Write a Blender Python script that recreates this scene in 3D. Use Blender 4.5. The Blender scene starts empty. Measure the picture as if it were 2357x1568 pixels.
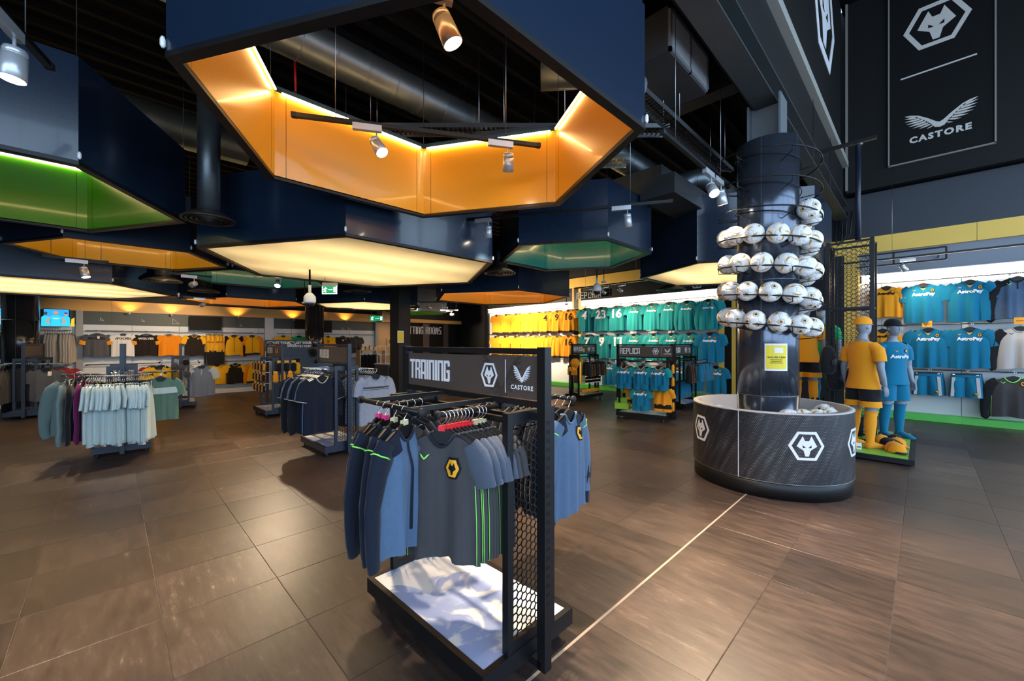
import bpy, bmesh, math, random
from mathutils import Vector, Matrix
PI=math.pi; R=math.radians
random.seed(7)
scn=bpy.context.scene; C=scn.collection
# ------------------------------------------------------------------ camera
CAM_H=1.57; FPX=933.0; HOR=790.0; YAW=math.atan(945/933.0)   # yaw: angle from +X to view direction
cam=bpy.data.cameras.new('camera'); cam.sensor_width=36; cam.lens=36*FPX/2357; cam.clip_start=.05; cam.clip_end=200
cam.shift_y=(HOR-784)/2357
camo=bpy.data.objects.new('camera',cam); C.objects.link(camo)
camo.location=(0,0,CAM_H); camo.rotation_euler=(PI/2,0,YAW-PI/2)
scn.camera=camo
ca,sa=math.cos(YAW),math.sin(YAW)
def onX(px,py,X=12.0):            # where the sight line of a photo pixel meets the wall plane x=X
    u,v=(px-1178.5)/FPX,(HOR-py)/FPX; d=X/(ca+u*sa); return Vector((X,d*(sa-u*ca),CAM_H+v*d))
def onY(px,py,Y=15.8):
    u,v=(px-1178.5)/FPX,(HOR-py)/FPX; d=Y/(sa-u*ca); return Vector((d*(ca+u*sa),Y,CAM_H+v*d))
def onZ(px,py,z):
    u,v=(px-1178.5)/FPX,(HOR-py)/FPX; d=(z-CAM_H)/v; return Vector((d*(ca+u*sa),d*(sa-u*ca),z))
def proj(p):
    F=p[0]*ca+p[1]*sa; Rr=p[0]*sa-p[1]*ca
    return (1178.5+FPX*Rr/F, HOR-FPX*(p[2]-CAM_H)/F, F)
# ------------------------------------------------------------------ world, daylight, exposure
w=bpy.data.worlds.new('sky'); scn.world=w; w.use_nodes=True
bg=w.node_tree.nodes['Background']; bg.inputs[0].default_value=(.55,.72,1,1); bg.inputs[1].default_value=.9
scn.view_settings.view_transform='Standard'; scn.view_settings.look='None'
scn.view_settings.exposure=0.55; scn.view_settings.gamma=1; scn.view_settings.use_curve_mapping=False
def area_light(name,loc,rot,sx,sy,power,col,parent=None):
    l=bpy.data.lights.new(name,'AREA'); l.shape='RECTANGLE'; l.size=sx; l.size_y=sy; l.energy=power; l.color=col
    o=bpy.data.objects.new(name,l); C.objects.link(o); o.location=loc; o.rotation_euler=rot; o.parent=parent
    return o
# overcast daylight standing outside the shop front (y=-5.5), shining in along +y
area_light('daylight',(3,-5.75,3.9),(R(90),0,0),17.5,7.4,1150,(.55,.76,1.0))
area_light('daylight_side',(-6.3,-2.2,3.9),(R(90),0,R(-90)),6.2,7.2,400,(.6,.79,1.0))
# ------------------------------------------------------------------ materials
MATS={}
def new_mat(name):
    m=bpy.data.materials.new(name); m.use_nodes=True; MATS[name]=m
    return m,m.node_tree.nodes,m.node_tree.links,m.node_tree.nodes['Principled BSDF']
def mat(name,col,rough=.5,metal=0,spec=.5,coat=0,noise=0,nscale=20,bump=0,bscale=60,emit=None,estr=0,sheen=0):
    m,n,l,b=new_mat(name)
    c=(col[0],col[1],col[2],1)
    b.inputs['Base Color'].default_value=c; b.inputs['Roughness'].default_value=rough; b.inputs['Metallic'].default_value=metal
    b.inputs['Specular IOR Level'].default_value=spec
    if coat: b.inputs['Coat Weight'].default_value=coat; b.inputs['Coat Roughness'].default_value=.06
    if sheen: b.inputs['Sheen Weight'].default_value=sheen
    if noise or bump:
        tc=n.new('ShaderNodeTexCoord')
    if noise:
        t=n.new('ShaderNodeTexNoise'); t.inputs['Scale'].default_value=nscale; t.inputs['Detail'].default_value=4
        l.new(tc.outputs['Object'],t.inputs['Vector'])
        mx=n.new('ShaderNodeMix'); mx.data_type='RGBA'; mx.blend_type='MIX'
        mx.inputs[6].default_value=tuple(v*(1-noise) for v in col)+(1,); mx.inputs[7].default_value=tuple(min(1,v*(1+noise)) for v in col)+(1,)
        l.new(t.outputs['Fac'],mx.inputs[0]); l.new(mx.outputs[2],b.inputs['Base Color'])
    if bump:
        t2=n.new('ShaderNodeTexNoise'); t2.inputs['Scale'].default_value=bscale; l.new(tc.outputs['Object'],t2.inputs['Vector'])
        bp=n.new('ShaderNodeBump'); bp.inputs['Strength'].default_value=bump; bp.inputs['Distance'].default_value=.01
        l.new(t2.outputs['Fac'],bp.inputs['Height']); l.new(bp.outputs['Normal'],b.inputs['Normal'])
    if emit:
        b.inputs['Emission Color'].default_value=(*emit,1); b.inputs['Emission Strength'].default_value=estr
    return m
def cloth(name,col,noise=.12): return mat(name,col,rough=.85,spec=.2,noise=noise,nscale=35,bump=.12,bscale=90,sheen=.15)
black_metal=mat('black_metal',(.006,.006,.007),rough=.42,spec=.35)
navy_metal=mat('navy_metal',(.009,.015,.032),rough=.42)
chrome=mat('chrome',(.75,.75,.77),rough=.18,metal=1)
steel=mat('steel_rail',(.32,.34,.36),rough=.3,metal=1)
galv=mat('galvanised_duct',(.13,.15,.16),rough=.42,metal=.85,noise=.25,nscale=6)
black=mat('ceiling_black',(.003,.003,.0035),rough=.9,spec=.05)
charcoal=mat('charcoal_paint',(.014,.0145,.016),rough=.6,spec=.3,noise=.15,nscale=4)
upper_black=mat('upper_wall_black',(.0065,.0063,.006),rough=.6,spec=.25,noise=.1,nscale=3)
navy_lam=mat('navy_laminate',(.008,.018,.038),rough=.24,spec=.6,coat=.3,noise=.03,nscale=30)
slate_paint=mat('slate_paint',(.028,.034,.045),rough=.5,noise=.06,nscale=3)
orange_lam=mat('orange_laminate',(.78,.34,.018),rough=.27,spec=.5,coat=.2)
green_lam=mat('green_laminate',(.03,.20,.008),rough=.22,coat=.35)
yellow_lam=mat('yellow_laminate',(.52,.3,.01),rough=.24,coat=.3)
teal_lam=mat('teal_laminate',(.01,.19,.20),rough=.22,coat=.35)
LAM={'orange':orange_lam,'green':green_lam,'yellow':yellow_lam,'teal':teal_lam}
led=mat('led_strip',(1,.8,.5),emit=(1,.66,.28),estr=26)
white=mat('white_paint',(.72,.73,.74),rough=.45)
wall_white=mat('wall_panel_white',(.6,.64,.68),rough=.4,noise=.03,nscale=2)
wall_grey=mat('wall_grey',(.22,.24,.28),rough=.6,noise=.05,nscale=2)
grey_lit=mat('mid_grey',(.3,.3,.31),rough=.5)
band_yellow=mat('band_yellow',(.85,.53,.09),rough=.45,noise=.04,nscale=3)
band_orange=mat('band_orange',(.74,.38,.075),rough=.45,noise=.06,nscale=3)
strip_green=mat('strip_greygreen',(.05,.062,.055),rough=.5)
plinth_green=mat('plinth_green',(.09,.5,.07),rough=.4,noise=.15,nscale=3)
gold=mat('gold_print',(.85,.36,.01),rough=.6)
ink=mat('black_print',(.004,.004,.004),rough=.65,spec=.2)
print_white=mat('white_print',(.75,.74,.76),rough=.5)
print_grey=mat('warm_white_print',(.56,.52,.47),rough=.5)
neon=mat('neon_green',(.28,.85,.12),rough=.5)
red_plastic=mat('red_plastic',(.75,.02,.03),rough=.35)
pink_plastic=mat('pink_plastic',(.8,.04,.2),rough=.35)
cream_plastic=mat('cream_plastic',(.62,.55,.33),rough=.4)
sign_board=mat('sign_board',(.078,.054,.044),rough=.5,noise=.1,nscale=4)
feather_dark=mat('sign_ghost_feather',(.05,.034,.028),rough=.5)
white_plastic=mat('white_plastic',(.75,.75,.73),rough=.35)
spot_grey=mat('spot_body_silver',(.55,.56,.58),rough=.32,metal=.5)
rubber=mat('rubber',(.01,.01,.01),rough=.7)
dark_glass=mat('dark_glass',(.01,.01,.012),rough=.08)
exit_green=mat('exit_sign_green',(.0,.22,.09),rough=.4,emit=(0,.5,.2),estr=.35)
exit_white=mat('exit_sign_white',(.8,.85,.8),rough=.4,emit=(.8,1,.85),estr=.8)
red_cable=mat('red_cable',(.5,.01,.01),rough=.5)
mannequin_grey=mat('mannequin_grey',(.23,.25,.29),rough=.38,spec=.4)
strip_light=mat('lightbox_strip',(1,.95,.85),emit=(1,.82,.58),estr=9)
lens_hot=mat('lamp_lens',(1,.9,.8),emit=(1,.85,.65),estr=30)
acrylic_green=mat('green_acrylic',(.25,.5,.06),rough=.15)
wood_pale=mat('pale_ply',(.55,.36,.18),rough=.5,noise=.12,nscale=5)
paper_yellow=mat('paper_yellow',(.8,.62,.03),rough=.6)
# base panel of the racks: pale blue ink clouds printed on white
def mk_blotch():
    m,n,l,b=new_mat('rack_base_print'); tc=n.new('ShaderNodeTexCoord')
    t=n.new('ShaderNodeTexNoise'); t.inputs['Scale'].default_value=4.2; t.inputs['Detail'].default_value=3; t.inputs['Distortion'].default_value=1.4
    l.new(tc.outputs['Object'],t.inputs['Vector'])
    r=n.new('ShaderNodeValToRGB'); r.color_ramp.interpolation='EASE'
    e=r.color_ramp.elements; e[0].position=.44; e[0].color=(.30,.37,.60,1); e[1].position=.56; e[1].color=(.74,.73,.74,1)
    l.new(t.outputs['Fac'],r.inputs[0]); l.new(r.outputs[0],b.inputs['Base Color']); b.inputs['Roughness'].default_value=.35
    return m
blotch=mk_blotch()
# floor tile: brown stone with pale streaks running along y, tone varies from tile to tile
def mk_tile():
    m,n,l,b=new_mat('stone_tile'); geo=n.new('ShaderNodeNewGeometry'); oi=n.new('ShaderNodeObjectInfo')
    ad=n.new('ShaderNodeMath'); ad.operation='ADD'; l.new(geo.outputs['Random Per Island'],ad.inputs[0]); l.new(oi.outputs['Random'],ad.inputs[1])
    fr=n.new('ShaderNodeMath'); fr.operation='FRACT'; l.new(ad.outputs[0],fr.inputs[0])
    off=n.new('ShaderNodeVectorMath'); off.operation='MULTIPLY_ADD'
    cmb=n.new('ShaderNodeCombineXYZ'); l.new(fr.outputs[0],cmb.inputs[2])
    sc=n.new('ShaderNodeVectorMath'); sc.operation='MULTIPLY'; sc.inputs[1].default_value=(13,2.6,1); l.new(geo.outputs['Position'],sc.inputs[0])
    l.new(cmb.outputs[0],off.inputs[0]); off.inputs[1].default_value=(0,0,40); l.new(sc.outputs[0],off.inputs[2])
    t=n.new('ShaderNodeTexNoise'); t.inputs['Scale'].default_value=1.6; t.inputs['Detail'].default_value=10; t.inputs['Roughness'].default_value=.74; l.new(off.outputs[0],t.inputs['Vector'])
    r=n.new('ShaderNodeValToRGB'); e=r.color_ramp.elements
    e[0].position=.3; e[0].color=(.032,.021,.0175,1); e[1].position=.62; e[1].color=(.084,.056,.045,1)
    x=e.new(.70); x.color=(.12,.088,.068,1); x=e.new(.78); x.color=(.34,.28,.23,1)
    # scale contrast so that only some tiles carry the pale worn streaks
    mr=n.new('ShaderNodeMapRange'); mr.inputs[1].default_value=0; mr.inputs[2].default_value=1; mr.inputs[3].default_value=-.13; mr.inputs[4].default_value=.10; l.new(fr.outputs[0],mr.inputs[0])
    a2=n.new('ShaderNodeMath'); a2.operation='ADD'; l.new(t.outputs['Fac'],a2.inputs[0]); l.new(mr.outputs[0],a2.inputs[1])
    l.new(a2.outputs[0],r.inputs[0])
    # broad cloudy variation
    t2=n.new('ShaderNodeTexNoise'); t2.inputs['Scale'].default_value=2.2; t2.inputs['Detail'].default_value=3; l.new(geo.outputs['Position'],t2.inputs['Vector'])
    mx=n.new('ShaderNodeMix'); mx.data_type='RGBA'; mx.blend_type='MULTIPLY'; mx.inputs[0].default_value=.5
    r2=n.new('ShaderNodeValToRGB'); r2.color_ramp.elements[0].color=(.55,.55,.55,1); r2.color_ramp.elements[1].color=(1.25,1.2,1.15,1); r2.color_ramp.elements[0].position=.3; r2.color_ramp.elements[1].position=.7
    l.new(t2.outputs['Fac'],r2.inputs[0]); l.new(r.outputs[0],mx.inputs[6]); l.new(r2.outputs[0],mx.inputs[7])
    tv=n.new('ShaderNodeMapRange'); tv.inputs[3].default_value=.72; tv.inputs[4].default_value=1.3
    f7=n.new('ShaderNodeMath'); f7.operation='MULTIPLY'; f7.inputs[1].default_value=7.13; l.new(fr.outputs[0],f7.inputs[0]); f8=n.new('ShaderNodeMath'); f8.operation='FRACT'; l.new(f7.outputs[0],f8.inputs[0]); l.new(f8.outputs[0],tv.inputs[0])
    hs=n.new('ShaderNodeHueSaturation'); l.new(tv.outputs[0],hs.inputs['Value']); l.new(mx.outputs[2],hs.inputs['Color']); l.new(hs.outputs[0],b.inputs['Base Color'])
    rr=n.new('ShaderNodeMapRange'); rr.inputs[3].default_value=.30; rr.inputs[4].default_value=.52; l.new(t.outputs['Fac'],rr.inputs[0]); l.new(rr.outputs[0],b.inputs['Roughness'])
    bp=n.new('ShaderNodeBump'); bp.inputs['Strength'].default_value=.08; bp.inputs['Distance'].default_value=.004; l.new(t.outputs['Fac'],bp.inputs['Height']); l.new(bp.outputs['Normal'],b.inputs['Normal'])
    b.inputs['Specular IOR Level'].default_value=.45
    return m
tile_mat=mk_tile()
grout=mat('grout',(.10,.072,.056),rough=.8)
joint_pale=mat('expansion_joint',(.36,.28,.22),rough=.6)
# drum wrap: halftone dots streaked diagonally on near-black
def mk_halftone():
    m,n,l,b=new_mat('halftone_wrap'); tc=n.new('ShaderNodeTexCoord'); sp=n.new('ShaderNodeSeparateXYZ'); l.new(tc.outputs['Object'],sp.inputs[0])
    def mth(op,a,c=None):
        q=n.new('ShaderNodeMath'); q.operation=op
        for i,v in enumerate((a,c)):
            if v is None: continue
            if isinstance(v,(int,float)): q.inputs[i].default_value=v
            else: l.new(v,q.inputs[i])
        return q.outputs[0]
    ang=mth('ARCTAN2',sp.outputs[1],sp.outputs[0]); u=mth('MULTIPLY',ang,.79/.0165); v=mth('MULTIPLY',sp.outputs[2],1/.0143)
    row=mth('FLOOR',v); odd=mth('MULTIPLY',mth('MODULO',row,2),.5); uu=mth('ADD',u,odd)
    fu=mth('SUBTRACT',mth('FRACT',uu),.5); fv=mth('SUBTRACT',mth('FRACT',v),.5)
    d=mth('SQRT',mth('ADD',mth('MULTIPLY',fu,fu),mth('MULTIPLY',fv,fv)))
    cu=mth('FLOOR',uu); dia=mth('SUBTRACT',mth('MULTIPLY',cu,.0165),mth('MULTIPLY',row,.0143*.5))
    cb=n.new('ShaderNodeCombineXYZ'); l.new(mth('MULTIPLY',dia,16),cb.inputs[0]); l.new(mth('MULTIPLY',row,.03),cb.inputs[1])
    t=n.new('ShaderNodeTexNoise'); t.inputs['Scale'].default_value=1.4; t.inputs['Detail'].default_value=4; l.new(cb.outputs[0],t.inputs['Vector'])
    th=mth('MULTIPLY',mth('SUBTRACT',t.outputs['Fac'],.33),.95)
    dot=mth('LESS_THAN',d,th)
    mx=n.new('ShaderNodeMix'); mx.data_type='RGBA'; mx.inputs[6].default_value=(.012,.011,.013,1); mx.inputs[7].default_value=(.17,.155,.165,1)
    l.new(dot,mx.inputs[0]); l.new(mx.outputs[2],b.inputs['Base Color']); b.inputs['Roughness'].default_value=.42
    return m
halftone=mk_halftone()
# translucent light-box sheet, lit by the tubes inside the box
def mk_sheet():
    m,n,l,b=new_mat('diffuser_sheet'); n.remove(b)
    tr=n.new('ShaderNodeBsdfTranslucent'); tr.inputs[0].default_value=(1,.92,.74,1)
    df=n.new('ShaderNodeBsdfDiffuse'); df.inputs[0].default_value=(.7,.64,.5,1)
    mx=n.new('ShaderNodeMixShader'); mx.inputs[0].default_value=.35; l.new(tr.outputs[0],mx.inputs[1]); l.new(df.outputs[0],mx.inputs[2])
    l.new(mx.outputs[0],n['Material Output'].inputs[0]); return m
sheet=mk_sheet()
def mk_glass():
    m,n,l,b=new_mat('window_glass'); n.remove(b)
    tr=n.new('ShaderNodeBsdfTransparent'); gl=n.new('ShaderNodeBsdfGlossy'); gl.inputs['Roughness'].default_value=.02
    mx=n.new('ShaderNodeMixShader'); mx.inputs[0].default_value=.08; l.new(tr.outputs[0],mx.inputs[1]); l.new(gl.outputs[0],mx.inputs[2])
    l.new(mx.outputs[0],n['Material Output'].inputs[0]); return m
glass=mk_glass()
# ------------------------------------------------------------------ mesh builder
class MB:
    def __init__(s): s.v=[]; s.f=[]; s.m=[]; s.mi=0; s.sm=[]; s.smooth=False
    def add(s,vs,fs):
        o=len(s.v); s.v+=[tuple(p) for p in vs]
        for f in fs: s.f.append(tuple(i+o for i in f)); s.m.append(s.mi); s.sm.append(s.smooth)
        return s
    def box(s,x0,x1,y0,y1,z0,z1):
        return s.add([(x0,y0,z0),(x1,y0,z0),(x1,y1,z0),(x0,y1,z0),(x0,y0,z1),(x1,y0,z1),(x1,y1,z1),(x0,y1,z1)],
            [(0,3,2,1),(4,5,6,7),(0,1,5,4),(1,2,6,5),(2,3,7,6),(3,0,4,7)])
    def bar(s,p,q,wd,ht=None,up=(0,0,1)):
        p=Vector(p); q=Vector(q); ht=ht or wd; d=(q-p).normalized(); up=Vector(up)
        if abs(d.dot(up))>.98: up=Vector((1,0,0))
        a=d.cross(up).normalized(); b=a.cross(d).normalized(); a=a*wd/2; b=b*ht/2
        return s.add([p-a-b,p+a-b,p+a+b,p-a+b,q-a-b,q+a-b,q+a+b,q-a+b],[(0,1,2,3),(7,6,5,4),(0,4,5,1),(1,5,6,2),(2,6,7,3),(3,7,4,0)])
    def tube(s,pts,r,n=8,closed=False,cap=True):
        pts=[Vector(p) for p in pts]; k=len(pts); rings=[]; prev=None
        rs=r if isinstance(r,(list,tuple)) else [r]*k
        for i,p in enumerate(pts):
            if closed: d=pts[(i+1)%k]-pts[i-1]
            else: d=pts[min(i+1,k-1)]-pts[max(i-1,0)]
            d.normalize()
            if prev is None:
                a=d.cross(Vector((0,0,1)))
                if a.length<.05: a=d.cross(Vector((1,0,0)))
                a.normalize()
            else:
                a=prev-d*prev.dot(d)
                if a.length<1e-4: a=d.cross(Vector((1,0,0)))
                a.normalize()
            prev=a; b=d.cross(a)
            rings.append([p+(a*math.cos(2*PI*j/n)+b*math.sin(2*PI*j/n))*rs[i] for j in range(n)])
        vs=[q for rg in rings for q in rg]; fs=[]
        for i in range(k if closed else k-1):
            i2=(i+1)%k
            for j in range(n): fs.append((i*n+j,i*n+(j+1)%n,i2*n+(j+1)%n,i2*n+j))
        if cap and not closed: fs.append(tuple(range(n-1,-1,-1))); fs.append(tuple((k-1)*n+j for j in range(n)))
        old=s.smooth; s.smooth=True; s.add(vs,fs); s.smooth=old; return s
    def loft(s,rings,cap=(True,True),closed=True):
        n=len(rings[0]); vs=[q for rg in rings for q in rg]; fs=[]
        for i in range(len(rings)-1):
            for j in range(n if closed else n-1): fs.append((i*n+j,i*n+(j+1)%n,(i+1)*n+(j+1)%n,(i+1)*n+j))
        if cap[0]: fs.append(tuple(range(n-1,-1,-1)))
        if cap[1]: fs.append(tuple((len(rings)-1)*n+j for j in range(n)))
        old=s.smooth; s.smooth=True; s.add(vs,fs); s.smooth=old; return s
    def lathe(s,prof,n=24,c=(0,0,0),ax=None,cap=(True,True)):
        c=Vector(c); rings=[]
        if ax is None: ax=Vector((0,0,1))
        ax=Vector(ax).normalized(); a=ax.cross(Vector((1,0,0)))
        if a.length<.05: a=ax.cross(Vector((0,1,0)))
        a.normalize(); b=ax.cross(a)
        for r,z in prof: rings.append([c+ax*z+(a*math.cos(2*PI*j/n)+b*math.sin(2*PI*j/n))*r for j in range(n)])
        return s.loft(rings,cap)
    def cyl(s,p,q,r,n=16):
        p=Vector(p); q=Vector(q); return s.lathe([(r,0),(r,(q-p).length)],n,p,q-p)
    def prism(s,poly,o,ux,uy,depth):       # polygon (2D) in plane o,ux,uy, extruded along ux x uy
        o=Vector(o); ux=Vector(ux); uy=Vector(uy); nn=ux.cross(uy).normalized()*depth; k=len(poly)
        a=[o+ux*x+uy*y for x,y in poly]; b=[p+nn for p in a]
        ar=sum(poly[i-1][0]*poly[i][1]-poly[i][0]*poly[i-1][1] for i in range(k))
        fs=[tuple(range(k))[::-1],tuple(k+i for i in range(k))]+[(i,(i+1)%k,k+(i+1)%k,k+i) for i in range(k)]
        if ar<0: fs=[f[::-1] for f in fs]
        return s.add(a+b,fs)
    def mesh(s,name,mats):
        me=bpy.data.meshes.new(name); me.from_pydata(s.v,[],s.f)
        if not isinstance(mats,(list,tuple)): mats=[mats]
        for m in mats: me.materials.append(m)
        me.polygons.foreach_set('material_index',[min(i,len(mats)-1) for i in s.m]); me.polygons.foreach_set('use_smooth',s.sm)
        me.update(); return me
    def build(s,name,mats,parent=None,loc=None): return link(name,s.mesh(name,mats),parent,loc)
def link(name,me,parent=None,loc=None,rot=None,scale=None):
    o=bpy.data.objects.new(name,me); C.objects.link(o); o.parent=parent
    if loc is not None: o.location=loc
    if rot is not None: o.rotation_euler=rot
    if scale is not None: o.scale=scale
    return o
def tag(o,label=None,cat=None,group=None,kind=None):
    if label: o['label']=label
    if cat: o['category']=cat
    if group: o['group']=group
    if kind: o['kind']=kind
    return o
def thing(name,label,cat,loc=(0,0,0),rz=0,group=None):
    o=bpy.data.objects.new(name,None); C.objects.link(o); o.empty_display_size=.1; o.location=loc; o.rotation_euler=(0,0,rz)
    return tag(o,label,cat,group)
def struct(name,mb,m,parent=None):
    o=mb.build(name,m,parent)
    if parent is None: o['kind']='structure'
    return o
def B(*a): return MB().box(*a)
ORD=['first','second','third','fourth','fifth','sixth','seventh','eighth','ninth','tenth','eleventh','twelfth','thirteenth','fourteenth','fifteenth','sixteenth','seventeenth','eighteenth','nineteenth','twentieth']
def nth(i):
    if i<20: return ORD[i]
    t={2:'twenty',3:'thirty',4:'forty'}[(i+1)//10]; r=(i+1)%10
    return (t[:-1]+'ieth') if r==0 else t+'-'+ORD[r-1]
# ------------------------------------------------------------------ lettering and emblems
_txt={}
def text_mesh(s,m,size=1.0,bold=.0,align='CENTER',res=2,sp=1.0):
    key=(s,m.name,size,bold,align,sp)
    if key in _txt: return _txt[key]
    cu=bpy.data.curves.new('lettering','FONT'); cu.body=s; cu.size=size; cu.offset=bold; cu.align_x=align; cu.resolution_u=res; cu.space_character=sp
    o=bpy.data.objects.new('lettering',cu); C.objects.link(o)
    bpy.context.view_layer.update()
    me=bpy.data.meshes.new_from_object(o.evaluated_get(bpy.context.evaluated_depsgraph_get()))
    bpy.data.objects.remove(o); bpy.data.curves.remove(cu)
    me.materials.clear(); me.materials.append(m); me.name='lettering'; _txt[key]=me; return me
def text(s,m,size,parent,loc,rot,bold=0,align='CENTER',sp=1.0,name='lettering'):
    return link(name,text_mesh(s,m,size,bold,align,sp=sp),parent,loc,rot)
# condensed block alphabet: rectangles in a unit cell (x0,y0,x1,y1)
w_=.28; v_=.13
L_=(0,0,w_,1); R_=(1-w_,0,1,1); T_=(0,1-v_,1,1); D_=(0,0,1,v_); M_=(0,.5-v_/2,1,.5+v_/2); RU=(1-w_,.5,1,1); RD=(1-w_,0,1,.5); LU=(0,.5,w_,1); LD=(0,0,w_,.5); CS=(.5-w_/2,0,.5+w_/2,1)
GL={'T':[T_,CS],'R':[L_,(0,1-v_,.93,1),(1-w_,.57,1,.95),(0,.44,.86,.57),(1-w_-.04,0,1-.02,.44)],'A':[L_,R_,T_,(0,.25,1,.25+v_)],'I':[(0,0,.34,1)],'N':[L_,R_,T_],'G':[L_,(0,1-v_,.92,1),(0,0,.92,v_),(1-w_,.06,1,.45),(.5,.42,1,.42+v_),(1-w_,.72,1,.94)],'E':[L_,T_,D_,M_],'P':[L_,(0,1-v_,.93,1),(1-w_,.48,1,.95),(0,.40,.92,.53)],
 'L':[L_,D_],'C':[L_,T_,D_,(1-w_,.7,1,1),(1-w_,0,1,.3)],'M':[L_,R_,T_,(.5-.1,.3,.5+.1,1)],'O':[L_,R_,T_,D_],'U':[L_,R_,D_],'X':[(0,0,w_,.42),(0,.58,w_,1),(1-w_,0,1,.42),(1-w_,.58,1,1),(.15,.38,.85,.62)],'S':[T_,D_,M_,LU,RD],'F':[L_,T_,M_],'D':[L_,R_,(0,1-v_,.9,1),(0,0,.9,v_)]}
def block_text(mb,s,o,ux,uy,hgt,cw,gap,depth=.004):
    x=0
    for ch in s:
        if ch==' ': x+=cw*.6; continue
        for n_,(a,b,c,d) in enumerate(GL[ch]):
            mb.prism([(x+a*cw,b*hgt),(x+c*cw,b*hgt),(x+c*cw,d*hgt),(x+a*cw,d*hgt)],o,ux,uy,depth*(1+.06*n_))
        x+=(cw*.34 if ch=='I' else cw)+gap
    return x
HEXO=[(-1,0),(-.52,.84),(.52,.84),(1,0),(.52,-.84),(-.52,-.84)]
WOLF=[(-.1,-.62),(.1,-.62),(.2,-.26),(.575,-.02),(.24,.6),(.12,.31),(-.12,.31),(-.24,.6),(-.575,-.02),(-.2,-.26)]
EYES=[[(-.235,.05),(-.235,-.1),(-.075,-.1)],[(.235,.05),(.075,-.1),(.235,-.1)]]
def map_prism(mb,poly,fn,d0,d1):
    k=len(poly); a=[fn(x,y,d0) for x,y in poly]; b=[fn(x,y,d1) for x,y in poly]
    ar=sum(poly[i-1][0]*poly[i][1]-poly[i][0]*poly[i-1][1] for i in range(k))
    fs=[tuple(range(k))[::-1],tuple(k+i for i in range(k))]+[(i,(i+1)%k,k+(i+1)%k,k+i) for i in range(k)]
    if ar<0: fs=[f[::-1] for f in fs]
    mb.add(a+b,fs)
def wolf_emblem(fn,hw,hh,mcol,mdark,name,parent,fill=None,d=.002):
    """hexagon ring, wolf head with ears, eyes; fn maps local (x,y,depth) to 3D"""
    mb=MB(); sx,sy=hw,hh/.84
    P=lambda pts,k=1:[(x*sx*k,y*sy*k) for x,y in pts]
    if fill is not None:
        mb.mi=2; map_prism(mb,P(HEXO),fn,0,d*.5)
    mb.mi=0; o=P(HEXO); i=P(HEXO,.82)
    L2=lambda p,q,f:(p[0]+(q[0]-p[0])*f,p[1]+(q[1]-p[1])*f)
    for k in range(6):
        for s4 in range(4):
            f0,f1=s4/4,(s4+1)/4; map_prism(mb,[L2(o[k],o[(k+1)%6],f0),L2(o[k],o[(k+1)%6],f1),L2(i[k],i[(k+1)%6],f1),L2(i[k],i[(k+1)%6],f0)],fn,0,d)
    mb.mi=1 if fill is not None else 0
    map_prism(mb,P(WOLF[:5]+[(.12,.31)]+[(-.12,.31)]+WOLF[7:],.98),fn,0,d)
    mb.mi=0 if fill is not None else 1
    for e in EYES: map_prism(mb,P(e),fn,d,d*1.6)
    return mb.build(name,[mcol,mdark,fill or mdark],parent)
FEA=[((.62,1.15),(1.0,1.30)),((.54,1.0),(.99,1.06)),((.46,.84),(.95,.84)),((.39,.68),(.88,.62)),((.32,.52),(.76,.42)),((.26,.38),(.58,.25)),((.19,.22),(.36,.1))]
def wing_polys():
    out=[[(0,0),(.13,.08),(.26,.46),(.46,.88),(.70,1.22),(.93,1.40),(1,1.5),(.80,1.45),(.6,1.3),(.34,.92),(.1,.5),(0,.40)]]
    for (ax,ay),(bx,by) in FEA:
        dx,dy=bx-ax,by-ay; nx,ny=-dy,dx
        out.append([(ax-nx*.12,ay-ny*.12),(ax+dx*.5-nx*.17,ay+dy*.5-ny*.17),(bx,by),(ax+dx*.55+nx*.12,ay+dy*.55+ny*.12),(ax+nx*.14,ay+ny*.14)])
    return out
def wings_emblem(fn,hw,m,name,parent,ys=1.0,d=.002,top=0):
    mb=MB()
    for poly in wing_polys():
        for sg in (1,-1): map_prism(mb,[(sg*x*hw,y*hw*ys) for x,y in poly],fn,0,d)
    return mb.build(name,m,parent)
def plane_fn(o,ux,uy):
    o=Vector(o); ux=Vector(ux).normalized(); uy=Vector(uy).normalized(); nn=ux.cross(uy)
    return lambda x,y,d: o+ux*x+uy*y+nn*d
# ================================================================== THE SETTING
WX=12.0; WY=15.8; BY=1.288          # wall planes and the line of the bulkhead
# ---- floor: stone tiles laid on a screed, one object for each of the 300 nearest tiles in view
floor=struct('floor',B(-6.2,12.2,-5.7,16.2,-.2,-.0022),grout)
tag(floor,'brown stone tiled shop floor','floor')
del floor['category']
TS=.583; half=TS/2-.0008
def tile_geo(mb,x,y):
    h=half; i=h-.0025; z=[-.0021,-.0012,0]
    vs=[(x+a*q,y+b*q,zz) for q,zz in ((h,z[0]),(h,z[1]),(i,z[2])) for a,b in ((-1,-1),(1,-1),(1,1),(-1,1))]
    fs=[(8,9,10,11)]+[(k*4+j,k*4+(j+1)%4,k*4+4+(j+1)%4,k*4+4+j) for k in (0,1) for j in range(4)]
    mb.add(vs,fs)
tm=MB(); tile_geo(tm,0,0); tile_me=tm.mesh('tile',tile_mat)
cand=[]
for i in range(-11,21):
    for j in range(-12,25):
        x=.205+.582*(i+.5); y=BY+TS*(j+.5)
        if -6<x<12 and -5.4<y<15.8: cand.append((x,y))
seen=[]; rest=[]
for x,y in cand:
    F=x*ca+y*sa
    if F>.9:
        q=proj((x,y,0))
        if -120<q[0]<2480 and q[1]<1700: seen.append((F,x,y)); continue
    rest.append((x,y))
seen.sort()
for F,x,y in seen[:300]: link('tile',tile_me,floor,(x,y,0))
rm=MB()
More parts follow.
